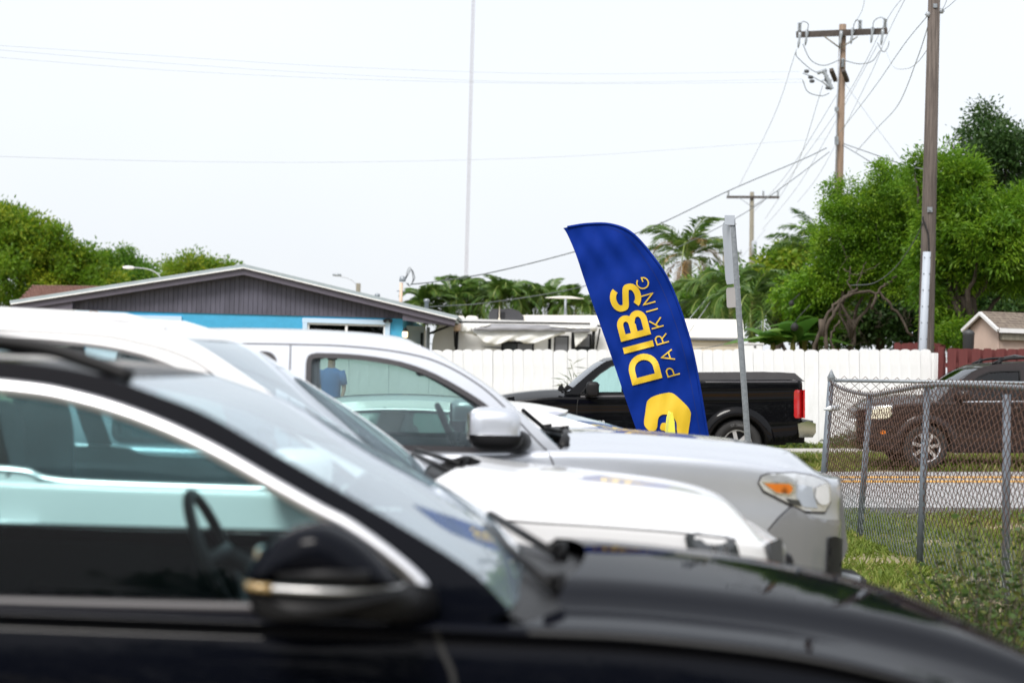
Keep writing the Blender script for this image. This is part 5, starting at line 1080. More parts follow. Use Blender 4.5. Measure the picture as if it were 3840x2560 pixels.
A.gstrip([(x, z - .014) for x, z in dloT], .034, 'satin', 'chrome_trim', .006, th=.012); A.gstrip([(-2.78, 1.072), (-1.5, 1.072), (-.5, 1.074), (-.17, 1.09)], .028, 'trim_dark', 'belt_moulding', .008, th=.01)
for xp in (-1.62,): A.gstrip([(xp, 1.07), (xp - .04, 1.3), (xp - .07, 1.54)], .10, 'plastic_black', 'b_pillar', .0)
A.gstrip([(-2.1, 1.07), (-2.2, 1.3), (-2.28, 1.52)], .07, 'plastic_black', 'c_pillar', .0)
A.bstrip([(-.145, 1.05), (-.128, 1.0), (-.10, .93), (-.08, .7), (-.1, .4)], .012); A.bstrip([(-1.64, 1.05), (-1.63, .8), (-1.62, .4)], .012)
for side in (-1, 1):   # roof rail, cowl
    pts = [A.gpt(x, z, -.03, side) for x, z in (((-.83, 1.55), (-.93, 1.582), (-1.05, 1.612), (-1.3, 1.632)) if side < 0 else ((-1.3, 1.56), (-1.4, 1.6), (-1.5, 1.62))) + ((-1.8, 1.642), (-2.4, 1.62), (-2.6, 1.58))]; T1('roof_rail', [Vector(p) for p in crv([tuple(p) for p in pts], 5)], .017, 'plastic_black', A.t, 10)
mb = MB(); rows = []
for v in np.linspace(-1, 1, 21): rows.append([(.0 + .045 * (1 - v * v), v * .88, 1.075 + .03 * (1 - v * v)), (.05 + .2 * (1 - v * v), v * .88, 1.055 + .03 * (1 - v * v))])
mb.grid(rows); mb.build('cowl', 'plastic_black', A.t, True); A.wiper(.10, 1.10, -.55, 0, (-.055, .1, 1.175)); A.wiper(.12, 1.115, .1, 0, (-.05, .7, 1.165))
A.bstrip([(.05, 1.047), (.3, 1.04), (.62, 1.008), (.92, .943)], .008, off=.002)
for side in (-1, 1):   # mirror
    y = side * 1.06; mo = inflate(cv([(-.523, 1.152), (-.512, 1.186), (-.46, 1.244), (-.41, 1.267), (-.36, 1.27), (-.30, 1.242), (-.25, 1.198), (-.212, 1.15)], 4), y, .105).build('mirror', A.paint, A.t, True)
    inflate(cv([(-.519, 1.142), (-.508, 1.094), (-.475, 1.076), (-.38, 1.078), (-.28, 1.098), (-.19, 1.138)], 4), y, .10).build('mirror_underside', 'plastic_black', mo, True)
    MB().tube([(-.45, y + side * .094, 1.172), (-.36, y + side * .104, 1.176), (-.27, y + side * .094, 1.174)], [.006, .013, .014], 8).build('repeater_slot', 'plastic_black', mo, True)
    pts = [(-.515, y, 1.148), (-.50, y + side * .075, 1.148), (-.42, y + side * .102, 1.146), (-.33, y + side * .1, 1.145), (-.27, y + side * .04, 1.143), (-.2, side * .965, 1.138)]; T1('indicator_strip', [Vector(p) for p in crv(pts, 5)], .0065, 'alloy', mo, 8)
    T1('turn_signal', [Vector((-.516, y + side * .03, 1.15)), Vector((-.505, y + side * .085, 1.148)), Vector((-.46, y + side * .103, 1.147))], .009, 'amber_dull', mo, 8)
    mb = MB(); mb.tube([(-.30, y - side * .02, 1.125), (-.22, side * .97, 1.105), (-.17, side * .90, 1.095)], [.05, .045, .04], 10); mb.build('mirror_arm', 'plastic_black', mo, True); B1('mirror_glass', (-.500, y - side * .02, 1.185), (.008, .08, .06), 'chrome', mo)
A.bpanel('headlight', cv([(1.0, .86), (1.2, .85), (1.36, .79), (1.36, .70), (1.15, .72), (1.0, .80), (1.0, .86)][:-1], 3), 'lamp_dark', .006)
MB().box((1.54, 0, .62), (.06, .9, .34)).build('grille', 'plastic_black', A.t, bevel=.03); A.handle(-1.4, .93, 'satin', .22); A.handle(-2.3, .94, 'satin', .22)
A.wheel(.72, .36); A.wheel(-2.1, .36); A.cabin(-1.55, -2.4, .62, 1.36, wheel_x=-.80, left=1, dash=(-.16, .97))
for side in (-1, 1):
    dc = panel2d('door_card', dens([(-.25, .6), (-.25, 1.03), (-1.6, 1.045), (-1.6, .6)], .1), [], .1, lambda u, v: Vector((u, side * (A.top(u)[0] - .07 - .05 * (v < .85)), v)), mat('door_trim', (.018, .03, .034), .7, spec=.2) if 'door_trim' not in M else 'door_trim', A.t, 0, True); T1('armrest', [(-.5, side * .80, .84), (-.9, side * .79, .86), (-1.4, side * .80, .88)], [.03, .045, .045], 'interior', dc, 10)
B1('tail_light', (-3.13, -.62, .95), (.06, .3, .1), 'red_lens', A.t); B1('tail_light', (-3.13, .62, .95), (.06, .3, .1), 'red_lens', A.t)

# ---- car B: white crossover
Bc = Car('white_crossover', 'white crossover parked second in the row behind the black one', 'car', (0, 6.9 + .95, 0), 0, 'paint_white',
    [(1.05, 0, .96, .25), (1.045, .3, .965, .25), (1.02, .55, .975, .25), (.95, .78, .99, .25), (.82, .9, 1.015, .22), (.6, .94, 1.045, .2), (.3, .95, 1.062, .2), (.05, .95, 1.075, .2), (-.2, .95, 1.105, .2), (-.4, .95, 1.135, .2), (-.8, .95, 1.14, .2), (-1.5, .95, 1.145, .2), (-2.5, .945, 1.16, .2), (-3.2, .91, 1.16, .25), (-3.5, .78, 1.15, .3), (-3.58, .5, 1.15, .3), (-3.59, 0, 1.15, .3)],
    [(0, 0, -.03), (.006, 0, -.01), (.02, 0, -.002), (.05, 0, .0), (.12, 0, .002), (.12, .1, .004), (.12, .2, -.006), (.12, .4, .002), (.12, .7, -.005), (.12, .95, -.04), (.12, 1, -.1)])
Bc.body([(.3, .37), (-2.55, .37)], .40)
def bumpB(x, v, u): a_ = abs(v); return .012 * math.exp(-((a_ - .55) / .16) ** 2) * (1 - u * .6)
Bc.lid('hood', -.37, .26, [(-.37, 1.2), (-.19, 1.215), (.0, 1.2), (.31, 1.177), (.63, 1.148), (.79, 1.12), (.9, 1.09), (.97, 1.055), (1.05, .96)], .84, 3.0, bumpB)
Bc.bstrip([(-.33, 1.10), (-.2, 1.085), (-.1, 1.065), (.1, 1.055), (.3, 1.048), (.6, 1.032), (.8, 1.01)], .007, 'trim_dark')
wsB = [(-.36, 1.135), (-.5, 1.25), (-.676, 1.372), (-.85, 1.478), (-1.022, 1.585), (-1.11, 1.635), (-1.17, 1.66)]
roofB = [(-1.17, 1.66), (-1.3, 1.695), (-1.5, 1.715), (-1.9, 1.728), (-2.5, 1.72), (-3.1, 1.68)]; rearB = [(-3.1, 1.68), (-3.3, 1.55), (-3.45, 1.3), (-3.5, 1.13)]
dT = [(-.5, 1.165), (-.6, 1.235), (-.8, 1.36), (-1.038, 1.495), (-1.184, 1.556), (-1.33, 1.604), (-1.523, 1.634), (-1.813, 1.648), (-2.4, 1.645), (-3.0, 1.58)]
dB = cv(dT, 3) + cv([(-3.0, 1.58), (-3.2, 1.42), (-3.25, 1.22)], 3)[1:] + cv([(-3.2, 1.2), (-2.4, 1.2), (-1.75, 1.2), (-1.62, 1.172), (-1.45, 1.16), (-.9, 1.155), (-.56, 1.155)], 3)
Bc.house(wsB, roofB, rearB, .17, 1.7, (.05, .02, .06), .02, [dB], glassw='glass_shield', fstep=.03)
Bc.pane(dB, 'glass_clear', 'side_window', .016, None); Bc.gstrip([(x, z - .004) for x, z in dT], .014, 'trim_dark', 'window_seal', .002)
Bc.gstrip([(-.88, 1.42), (-1.0, 1.5), (-1.145, 1.59), (-1.34, 1.644), (-1.583, 1.668), (-2.4, 1.68), (-3.0, 1.64)], .006, 'trim_dark', 'door_gap', .0015)
Bc.gstrip([(-3.2, 1.186), (-2.4, 1.186), (-1.75, 1.186), (-1.62, 1.158), (-1.45, 1.146), (-.9, 1.141), (-.56, 1.141)], .022, 'satin', 'chrome_trim', .006, th=.01)
Bc.gstrip([(-1.78, 1.15), (-1.86, 1.4), (-1.9, 1.63)], .10, 'plastic_black', 'b_pillar', .0); Bc.gstrip([(-2.75, 1.18), (-2.82, 1.4), (-2.85, 1.6)], .08, 'plastic_black', 'c_pillar', .0)
Bc.bstrip([(-.42, 1.12), (-.40, .9), (-.38, .6), (-.42, .35)], .008, 'trim_dark'); Bc.bstrip([(-1.78, 1.13), (-1.75, .9), (-1.72, .35)], .008, 'trim_dark')
for side in (-1, 1):
    mo = superell((-.72, side * 1.05, 1.21), (.12, .1, .085), .65).build('mirror', Bc.paint, Bc.t, True); T1('mirror_arm', [(-.66, side * 1.02, 1.15), (-.6, side * .9, 1.13)], .03, 'plastic_black', mo, 8)
    MB().tube([Bc.gpt(-1.25, 1.69, -.08, side), Bc.gpt(-1.4, 1.73, -.08, side), Bc.gpt(-2.4, 1.755, -.08, side), Bc.gpt(-2.9, 1.73, -.08, side)], .016, 8).build('roof_rail', Bc.paint, Bc.t, True)
hl = Bc.bpanel('headlight', cv([(.615, 1.018), (.63, 1.03), (.68, 1.034), (.75, 1.025), (.79, 1.008), (.81, .96), (.82, .91), (.7, .92), (.63, .95)], 3), 'lamp_dark', .006)
for k in (0, 1):
    side = (-1, 1)[k]
    for xx in (.72, .76): p = Bc.bpt(xx, .955, .01, side); B1('led_bar', p, (.014, .012, .075), 'satin', hl[k])
Bc.bpanel('grille_edge', cv([(.90, .99), (.94, 1.0), (.985, .985), (.99, .8), (.95, .78), (.93, .9)], 3), 'plastic_grey', .008)
MB().box((1.03, 0, .8), (.07, 1.0, .26)).build('grille', 'plastic_black', Bc.t, bevel=.03)
mb = MB(); rows = []
for v in np.linspace(-1, 1, 21): rows.append([(-.36 + .045 * (1 - v * v), v * .86, 1.14 + .04 * (1 - v * v)), (-.34 + .28 * (1 - v * v), v * .86, 1.12 + .05 * (1 - v * v))])
mb.grid(rows); mb.build('cowl', 'plastic_black', Bc.t, True); Bc.wiper(-.2, 1.19, .25, 0, (-.40, .75, 1.22)); Bc.wiper(-.2, 1.19, -.5, 0, (-.38, .05, 1.235))
Bc.handle(-1.62, 1.0, None, .2); Bc.wheel(.3, .37); Bc.wheel(-2.55, .37); Bc.cabin(-1.75, -2.7, .68, 1.45, wheel_x=-.95, left=1, dash=(-.6, 1.06))
B1('tail_light', (-3.5, -.66, 1.02), (.06, .26, .12), 'red_lens', Bc.t); B1('tail_light', (-3.5, .66, 1.02), (.06, .26, .12), 'red_lens', Bc.t)

# ---- car C: silver pickup
C = Car('silver_pickup', 'silver white pickup truck third in the row with amber headlight corner', 'pickup truck', (-.066, 9.4 + .94, 0), R(4), 'paint_silver',
    [(1.71, 0, 1.085, .45), (1.705, .35, 1.085, .45), (1.68, .56, 1.085, .45), (1.60, .74, 1.09, .45), (1.42, .875, 1.13, .45), (1.12, .92, 1.17, .4), (.7, .935, 1.195, .35), (.3, .94, 1.20, .35), (0, .94, 1.185, .35), (-.5, .94, 1.17, .35), (-1.2, .94, 1.17, .35), (-2.0, .94, 1.18, .35), (-3.0, .94, 1.18, .4), (-3.5, .93, 1.17, .45), (-3.62, .75, 1.16, .5), (-3.64, .4, 1.16, .5), (-3.64, 0, 1.16, .5)],
    [(0, 0, -.04), (.006, 0, -.018), (.02, 0, -.006), (.045, 0, .0), (.1, 0, .002), (.1, .12, .0), (.1, .3, .004), (.1, .55, .0), (.1, .8, -.01), (.1, 1, -.05)])
C.body([(.82, .39), (-2.4, .39)], .43)
def bumpC(x, v, u): a_ = abs(v); return .014 * math.exp(-((a_ - .5) / .12) ** 2) * (1 - u * .5) - .008 * math.exp(-((a_ - .85) / .06) ** 2)
C.lid('hood', .25, .10, [(.25, 1.245), (.379, 1.262), (.547, 1.268), (.829, 1.256), (1.11, 1.24), (1.31, 1.224), (1.486, 1.198), (1.606, 1.16), (1.67, 1.12), (1.71, 1.085)], .8, 3.0, bumpC)
wsC = [(.25, 1.20), (.1, 1.33), (-.05, 1.455), (-.2, 1.555), (-.36, 1.645), (-.44, 1.68)]
roofC = [(-.44, 1.68), (-.56, 1.703), (-.75, 1.72), (-1.1, 1.727), (-1.6, 1.715), (-1.98, 1.69)]; rearC = [(-1.98, 1.69), (-2.05, 1.5), (-2.1, 1.3), (-2.1, 1.15)]
wC = cv([(-.95, 1.16), (-.962, 1.35), (-.966, 1.58)], 3) + cv([(-.966, 1.585), (-.955, 1.615), (-.92, 1.627)], 3)[1:] + cv([(-.9, 1.628), (-.713, 1.622), (-.518, 1.595), (-.354, 1.541), (-.19, 1.454), (-.097, 1.393), (.0, 1.315), (.07, 1.25)], 3)[1:] + [(.075, 1.22), (.06, 1.19), (.03, 1.182)] + [(x, 1.182) for x in np.linspace(-.05, -.9, 12)]
wC2 = [(x, z) for x, z in rr(-1.86, -1.11, 1.19, 1.627, .05)]
C.house(wsC, roofC, rearC, .12, 1.72, (.05, .03, .04), .025, [wC, wC2], glassw='glass_shield', fstep=.03)
C.pane(wC, 'glass_mid', 'side_window', .02, 'trim_dark', .004, .022, .004); C.pane(wC2, 'glass_mid', 'rear_side_window', .02, 'trim_dark', .004, .022, .004)
C.gstrip([(.19, 1.19), (.14, 1.235), (.006, 1.37), (-.127, 1.485), (-.292, 1.58), (-.457, 1.632), (-.719, 1.662), (-1.058, 1.667), (-1.9, 1.655)], .007, 'trim_dark', 'door_gap', .0015); C.gstrip([(-1.045, 1.665), (-1.042, 1.4), (-1.03, 1.18)], .007, 'trim_dark', 'door_gap', .0015)
C.bstrip([(.19, 1.185), (.22, 1.1), (.24, .95), (.22, .6)], .007, 'trim_dark'); C.bstrip([(-1.03, 1.16), (-1.02, .8), (-1.02, .45)], .007, 'trim_dark'); C.bstrip([(-2.08, 1.17), (-2.08, .5)], .012)
for side in (-1, 1):
    y = side * 1.07; mo = superell((-.085, y, 1.305), (.125, .11, .095), .6, z0=-.35).build('mirror', C.paint, C.t, True); superell((-.075, y, 1.295), (.13, .108, .10), .6, z1=-.3).build('mirror_underside', 'plastic_black', mo, True)
    MB().tube([(-.02, y, 1.25), (.04, side * .98, 1.24), (.06, side * .9, 1.235)], [.05, .05, .05], 10).build('mirror_arm', 'plastic_black', mo, True); B1('mirror_glass', (-.205, y, 1.31), (.008, .16, .12), 'chrome', mo)
hl = C.bpanel('headlight', dens([(1.199, 1.066), (1.212, 1.096), (1.245, 1.110), (1.372, 1.116), (1.47, 1.102), (1.55, 1.075), (1.575, 1.055), (1.58, .975), (1.545, .928), (1.432, .934), (1.321, .985), (1.225, 1.03)], .02), 'lens', .008)
C.bpanel('headlight_surround', dens([(1.193, 1.064), (1.207, 1.10), (1.243, 1.1145), (1.372, 1.1205), (1.472, 1.107), (1.553, 1.08), (1.58, 1.058), (1.587, .972), (1.55, .914), (1.430, .922), (1.317, .974), (1.22, 1.02)], .02), 'trim_dark', .004)
C.bpanel('turn_signal', dens([(1.222, 1.064), (1.345, 1.062), (1.362, 1.05), (1.362, 1.03), (1.345, 1.015), (1.285, 1.022)], .02), 'amber', .014, hl); C.bpanel('signal_bezel', dens([(1.211, 1.072), (1.355, 1.072), (1.376, 1.055), (1.376, 1.022), (1.352, 1.004), (1.28, 1.012)], .02), 'chrome', .011, hl); C.bpanel('reflector_bowl', dens([(1.39, 1.06), (1.385, 1.0), (1.42, .955), (1.50, .945), (1.475, 1.0), (1.465, 1.05)], .02), 'pvc', .012, hl); C.bpanel('reflector_slot', dens([(1.33, .995), (1.40, .985), (1.41, .955), (1.36, .965)], .02), 'lamp_dark', .013, hl); C.bpanel('led_panel', cv([(1.485, 1.045), (1.53, 1.06), (1.555, 1.04), (1.56, .97), (1.51, .965), (1.48, 1.0)], 3), 'trim_white', .015, hl)
# front bumper, grille surround, fog-lamp pocket; first two wear the shaded silver
C.bstrip([(1.25, .84), (1.30, .90), (1.36, .955)], .006, 'trim_dark')
C.bpanel('bumper_corner', [(1.25, .84), (1.31, .905), (1.37, .955), (1.44, .918), (1.50, .90), (1.56, .888), (1.62, .882), (1.66, .878), (1.688, .874), (1.695, .6), (1.688, .47), (1.5, .46), (1.25, .46)], 'paint_silver_shaded', .010, None, (-1, 1), .022)
C.bpanel('fog_lamp_pocket', dens([(1.56, .80), (1.60, .805), (1.665, .78), (1.67, .6), (1.6, .58), (1.555, .6)], .02), 'plastic_black', .02)
mb = MB(); mb.prism([(1.60, 1.07), (1.70, 1.06), (1.715, .95), (1.73, .82), (1.745, .72), (1.725, .67), (1.60, .64)], -.40, .40, lambda u, v, q_: (u, q_, v)); g_ = mb.build('grille_frame', 'paint_silver_shaded', C.t, bevel=.02); B1('grille', (1.715, 0, .9), (.05, .7, .24), 'plastic_black', C.t)
mb = MB(); mb.prism([(1.5, .62), (1.76, .60), (1.82, .56), (1.82, .50), (1.5, .42)], -.5, .5, lambda u, v, q_: (u, q_, v)); mb.build('skid_plate', 'plastic_grey', C.t, bevel=.02)
mb = MB(); mb.prism([(1.70, .60), (1.79, .582), (1.80, .50), (1.74, .48)], -.53, .53, lambda u, v, q_: (u, q_, v)); mb.build('bumper_valance', 'pvc', C.t, bevel=.01)
C.wiper(.3, 1.25, .55, 0, (.14, .1, 1.36)); C.wiper(.33, 1.262, -.1, 0, (.2, -.6, 1.29)); mb = MB(); mb.tube([(.27, -.8, 1.21), (.34, -.3, 1.246), (.35, 0, 1.25), (.34, .3, 1.246), (.27, .8, 1.21)], .03, 8); mb.build('cowl', 'plastic_black', C.t, True)
B1('tonneau_cover', (-2.87, 0, 1.2), (1.45, 1.75, .04), 'plastic_black', C.t, bevel=.01); C.handle(-.82, 1.03); C.handle(-1.85, 1.03); C.wheel(.82, .39); C.wheel(-2.4, .39); C.cabin(-1.08, -1.85, .78, 1.5, wheel_x=-.22, left=1, dash=(.1, 1.12))
superell((-.40, .0, 1.56), (.03, .12, .035), .6, 10, 12).build('rear_view_mirror', 'plastic_black', C.t, True)
for side in (-1, 1): B1('tail_light', (-3.58, side * .85, 1.0), (.1, .1, .28), 'red_lens', C.t)

# ---- cars D and E: sedans beyond the pickup
def sedan(name, label, loc, rz, paint, fin):
    D = Car(name, label, 'car', loc, rz, paint,
        [(2.25, 0, .70, .22), (2.24, .3, .70, .22), (2.2, .55, .71, .22), (2.08, .75, .75, .22), (1.85, .86, .82, .2), (1.5, .9, .89, .2), (1.1, .91, .94, .2), (.6, .91, .96, .2), (0, .91, .97, .2), (-.8, .91, .98, .2), (-1.5, .905, 1.0, .2), (-2.0, .87, 1.02, .22), (-2.25, .75, 1.03, .25), (-2.33, .45, 1.03, .25), (-2.34, 0, 1.03, .25)],
        [(0, 0, -.04), (.01, 0, -.015), (.04, 0, .0), (.1, 0, .004), (.1, .15, -.004), (.1, .4, .004), (.1, .7, -.005), (.1, 1, -.08)])
    D.body([(1.4, .33), (-1.35, .33)], .36); D.lid('hood', 1.08, .12, [(1.08, 1.0), (1.4, .97), (1.8, .88), (2.1, .77), (2.25, .70)], .82, 2.6); D.lid('trunk_lid', -1.98, .04, [(-1.98, 1.05), (-2.15, 1.05), (-2.34, 1.03)], .82, 3, rear=True)
    ws_ = [(1.1, .945), (.8, 1.09), (.5, 1.215), (.35, 1.27), (.25, 1.298)]; rf = [(.25, 1.298), (.1, 1.318), (-.2, 1.336), (-.5, 1.336), (-.95, 1.312), (-1.12, 1.288), (-1.2, 1.268)]; rre = [(-1.2, 1.268), (-1.45, 1.21), (-1.7, 1.14), (-2.0, 1.03)]
    top_ = [(.92, .995), (.7, 1.09), (.4, 1.198), (.2, 1.248), (-.1, 1.276), (-.45, 1.278), (-.72, 1.255), (-.88, 1.20)]; dl = cv(top_, 3) + cv([(-.88, 1.2), (-.95, 1.1), (-.97, 1.02)], 2)[1:] + [(x, .99) for x in np.linspace(-.94, .88, 18)]
    D.house(ws_, rf, rre, .17, 1.34, (.12, .08, .1), .02, [dl], glassw='glass_shield'); D.pane(dl, 'glass_mid', 'side_window', .015, None); D.gstrip([(x, z + .002) for x, z in top_], .026, 'satin', 'chrome_trim', .005, th=.01)
    D.gstrip([(-.10, .97), (-.16, 1.15), (-.20, 1.275)], .14, 'plastic_black', 'b_pillar', .001); D.bstrip([(-.1, .96), (-.08, .4)], .008); D.bstrip([(.85, .95), (.88, .4)], .008)
    for side in (-1, 1): mo = superell((.62, side * 1.0, 1.03), (.1, .09, .065), .65).build('mirror', D.paint, D.t, True); T1('mirror_arm', [(.66, side * .98, 1.0), (.7, side * .85, .97)], .025, 'plastic_black', mo, 8); B1('tail_light', (-2.25, side * .62, .9), (.12, .3, .1), 'red_lens', D.t)
    D.bpanel('headlight', cv([(1.8, .78), (1.95, .76), (2.1, .7), (2.05, .62), (1.85, .68)], 3), 'lens', .006); MB().box((2.22, 0, .52), (.06, .8, .2)).build('grille', 'plastic_black', D.t, bevel=.02)
    if fin: mb = MB(); mb.prism([(-1.16, 1.29), (-.98, 1.32), (-1.05, 1.335), (-1.11, 1.355), (-1.15, 1.36)], -.018, .018, lambda u, v, q_: (u, q_, v)); mb.build('roof_antenna', D.paint, D.t)
    D.wheel(1.4, .33); D.wheel(-1.35, .33); D.cabin(.0, -.9, .5, 1.15, wheel_x=.38, left=1, dash=(.75, .9)); return D
Dd = sedan('white_sedan', 'white sedan fourth in the row seen past the pickup windshield', (-.92, 12.2 + .91, .02), math.pi, 'paint_white', False)
T1('rear_light_bar', [Vector((-1.24, -.5, 1.262)), Vector((-1.24, .5, 1.262))], .012, 'navy', Dd.t, 6)
sedan('black_sedan', 'black sedan facing left beyond the white sedan with roof antenna', (-1.12, 15.2 + .91, -.02), math.pi, 'paint_black2', True)

# ---- car F: black pickup across the street (nose to the left)
zF = gz(2.1, 31.5)
Fk = Car('black_pickup', 'black pickup with covered bed parked across the street behind the flag', 'pickup truck', (2.1, 31 + .92, zF), math.pi, 'paint_black2',
    [(2.72, 0, .95, .42), (2.71, .35, .95, .42), (2.66, .6, .96, .42), (2.52, .8, .99, .42), (2.3, .89, 1.03, .4), (1.9, .915, 1.09, .38), (1.4, .92, 1.13, .36), (1.1, .92, 1.13, .36), (.6, .92, 1.135, .36), (0, .92, 1.14, .36), (-.62, .92, 1.145, .36), (-.7, .92, 1.30, .36), (-.85, .92, 1.375, .36), (-1.5, .92, 1.38, .38), (-2.3, .92, 1.385, .45), (-2.46, .86, 1.385, .5), (-2.5, .6, 1.385, .5), (-2.51, 0, 1.385, .5)],
    [(0, 0, -.035), (.008, 0, -.012), (.025, 0, .0), (.06, 0, .004), (.06, .12, .004), (.06, .26, -.014), (.06, .5, -.006), (.06, .8, -.006), (.06, 1, -.05)])
Fk.body([(1.74, .39), (-1.46, .39)], .45)
Fk.lid('hood', 1.17, .1, [(1.17, 1.235), (1.4, 1.24), (1.8, 1.21), (2.2, 1.15), (2.5, 1.06), (2.72, .95)], .82, 2.6, lambda x, v, u: .015 * math.exp(-((abs(v) - .55) / .15) ** 2))
wsF = [(1.25, 1.135), (1.0, 1.36), (.8, 1.53), (.62, 1.66), (.55, 1.69)]; rfF = [(.55, 1.69), (.4, 1.72), (0, 1.74), (-.4, 1.73), (-.6, 1.71)]; reF = [(-.6, 1.71), (-.66, 1.5), (-.7, 1.2), (-.7, 1.12)]
wF = [(.98, 1.17), (.86, 1.33), (.68, 1.49), (.5, 1.61), (.4, 1.635), (.15, 1.645), (.13, 1.17)]; wF2 = [(.02, 1.17), (.02, 1.645), (-.3, 1.645), (-.48, 1.62), (-.5, 1.17)]
Fk.house(wsF, rfF, reF, .12, 1.72, (.1, .1, .03), .03, [dens(wF), dens(wF2)]); Fk.pane(dens(wF), 'glass_teal', 'side_window', .015, 'plastic_black', .01, .012); Fk.pane(dens(wF2), 'glass_dark', 'rear_side_window', .015, 'plastic_black', .01, .012)
Fk.bstrip([(1.02, 1.12), (1.04, .9), (1.02, .5)], .01); Fk.bstrip([(.08, 1.12), (.08, .5)], .01); Fk.bstrip([(-.66, 1.15), (-.66, .45)], .02); Fk.bstrip([(.98, 1.135), (.6, 1.14), (0, 1.145)], .03, 'trim_dark', 'belt_moulding', .01)
for wx in (1.74, -1.46):
    for side in (-1, 1):   # flared arches
        mb = MB(); rows = []
        for t_ in np.linspace(.05, math.pi - .05, 25): rows.append([Fk.bpt(wx + r_ * math.cos(t_), min(.39 + r_ * math.sin(t_), 1.2), o_, side) for r_, o_ in ((.44, .03), (.45, .05), (.50, .055), (.56, .03), (.59, .0))])
        mb.grid(rows); mb.build('wheel_flare', 'paint_black2', Fk.t, True)
for side in (-1, 1):
    mo = superell((.80, side * 1.05, 1.25), (.10, .13, .12), .5).build('mirror', 'plastic_black', Fk.t, True); T1('mirror_arm', [(.84, side * 1.0, 1.17), (.88, side * .88, 1.15)], .04, 'plastic_black', mo, 8)
Fk.bpanel('tail_light', dens(rr(-2.49, -2.34, .80, 1.24, .04)), 'red_lens', .012); Fk.bpanel('headlight', cv([(2.35, .93), (2.5, .92), (2.6, .88), (2.55, .75), (2.38, .76)], 3), 'lens', .008)
for side in (-1, 1): B1('tail_light_corner', (-2.5, side * .86, 1.02), (.03, .1, .44), 'red_lens', Fk.t)
mb = MB(); mb.prism([(-2.42, .70), (-2.44, .52), (-2.62, .52), (-2.66, .58), (-2.66, .70), (-2.56, .74)], -.93, .93, lambda u, v, q_: (u, q_, v)); mb.build('rear_bumper', 'chrome', Fk.t, bevel=.02); B1('bumper_step', (-2.56, 0, .745), (.16, 1.82, .03), 'plastic_grey', Fk.t); B1('hitch', (-2.3, 0, .45), (.5, 1.2, .1), 'plastic_black', Fk.t)
mb = MB(); mb.prism([(-.7, 1.40), (-2.36, 1.41), (-2.47, 1.39), (-2.36, 1.485), (-2.1, 1.50), (-.75, 1.49)], -.84, .84, lambda u, v, q_: (u, q_, v)); mb.build('bed_cover', 'bedcover', Fk.t, bevel=.015) if 'bedcover' in M else None
mat('bedcover', (.055, .055, .06), .6, var=.15, vscale=4); mb.build('bed_cover', 'bedcover', Fk.t, bevel=.015); Fk.bstrip([(-.75, 1.365), (-2.4, 1.37)], .02, 'trim_dark', 'bed_rail', .008)
Fk.wheel(1.74, .39, .60, 6); Fk.wheel(-1.46, .39, .60, 6); Fk.cabin(.35, -.35, .75, 1.45, wheel_x=.72, left=-1, dash=(1.0, 1.06)); Fk.handle(.25, 1.02)
def text3(name, body, size, mt, par, loc, rot, ext=.004, arcr=None):
    c = bpy.data.curves.new(name, 'FONT'); c.body = body; c.size = size; c.extrude = ext; c.align_x = 'CENTER'; o = bpy.data.objects.new('tmp', c); COL.objects.link(o)
    dg = bpy.context.evaluated_depsgraph_get(); me = bpy.data.meshes.new_from_object(o.evaluated_get(dg)); bpy.data.objects.remove(o); me.name = name
    if arcr:
        for v in me.vertices: a_ = v.co.x / arcr; r_ = arcr + v.co.y; v.co.x, v.co.y = r_ * math.sin(a_), r_ * math.cos(a_)
    me.materials.clear(); q = mobj(name, me, mt, par); q.location = loc; q.rotation_euler = rot; return q
p = Fk.bpt(.62, .70, .012, 1); text3('door_lettering', 'TOR', .09, 'trim_white', Fk.t, (2.1 - at(2252, 1589, 31).x, p.y + .02, .70), (R(90), 0, math.pi))
whl = [o for o in Fk.t.children if o.name.startswith('wheel') and not o.name.startswith('wheel_')]
text3('tyre_lettering', 'ST 5000', .06, 'tyre_letters' if 'tyre_letters' in M else mat('tyre_letters', (.14, .14, .14), .8), Fk.t, (-1.46, .92 - .008, .39), (R(90), 0, math.pi), .002, .285)
Fk.t.rotation_euler[1] = R(1.5)
# leaves caught on the cowl
mb = MB()
for k in range(16): mb.box((1.22 + random.uniform(-.1, .1), .55 + random.uniform(-.2, .25), 1.22 + random.uniform(-.01, .08)), (random.uniform(.03, .1), .02, random.uniform(.02, .05)), random.uniform(0, 3), Matrix.Rotation(random.uniform(0, 3), 3, 'Y'))
mb.build('wiper_linkage', 'plastic_black', Fk.t)['kind'] = 'stuff'

# ---- car G: brown SUV across the street (nose to the left)
zG = gz(7.4, 31.5) + .02
G = Car('brown_suv', 'dark brown sport utility vehicle with roof rack behind the chain link fence', 'suv', (7.48, 30.5 + .9, zG), math.pi, 'paint_brown',
    [(2.10, 0, .93, .3), (2.09, .3, .93, .3), (2.05, .55, .935, .3), (1.93, .76, .955, .3), (1.7, .86, .985, .28), (1.4, .89, 1.02, .26), (1.0, .9, 1.045, .26), (.5, .9, 1.05, .26), (-.5, .9, 1.06, .26), (-1.4, .9, 1.07, .26), (-2.0, .87, 1.07, .3), (-2.2, .75, 1.06, .35), (-2.27, .45, 1.06, .35), (-2.28, 0, 1.06, .35)],
    [(0, 0, -.04), (.008, 0, -.015), (.025, 0, 0), (.06, 0, .004), (.06, .12, -.004), (.06, .3, .0), (.06, .55, .006), (.06, .8, -.006), (.06, 1, -.06)])
G.body([(1.09, .35), (-1.53, .35)], .40)
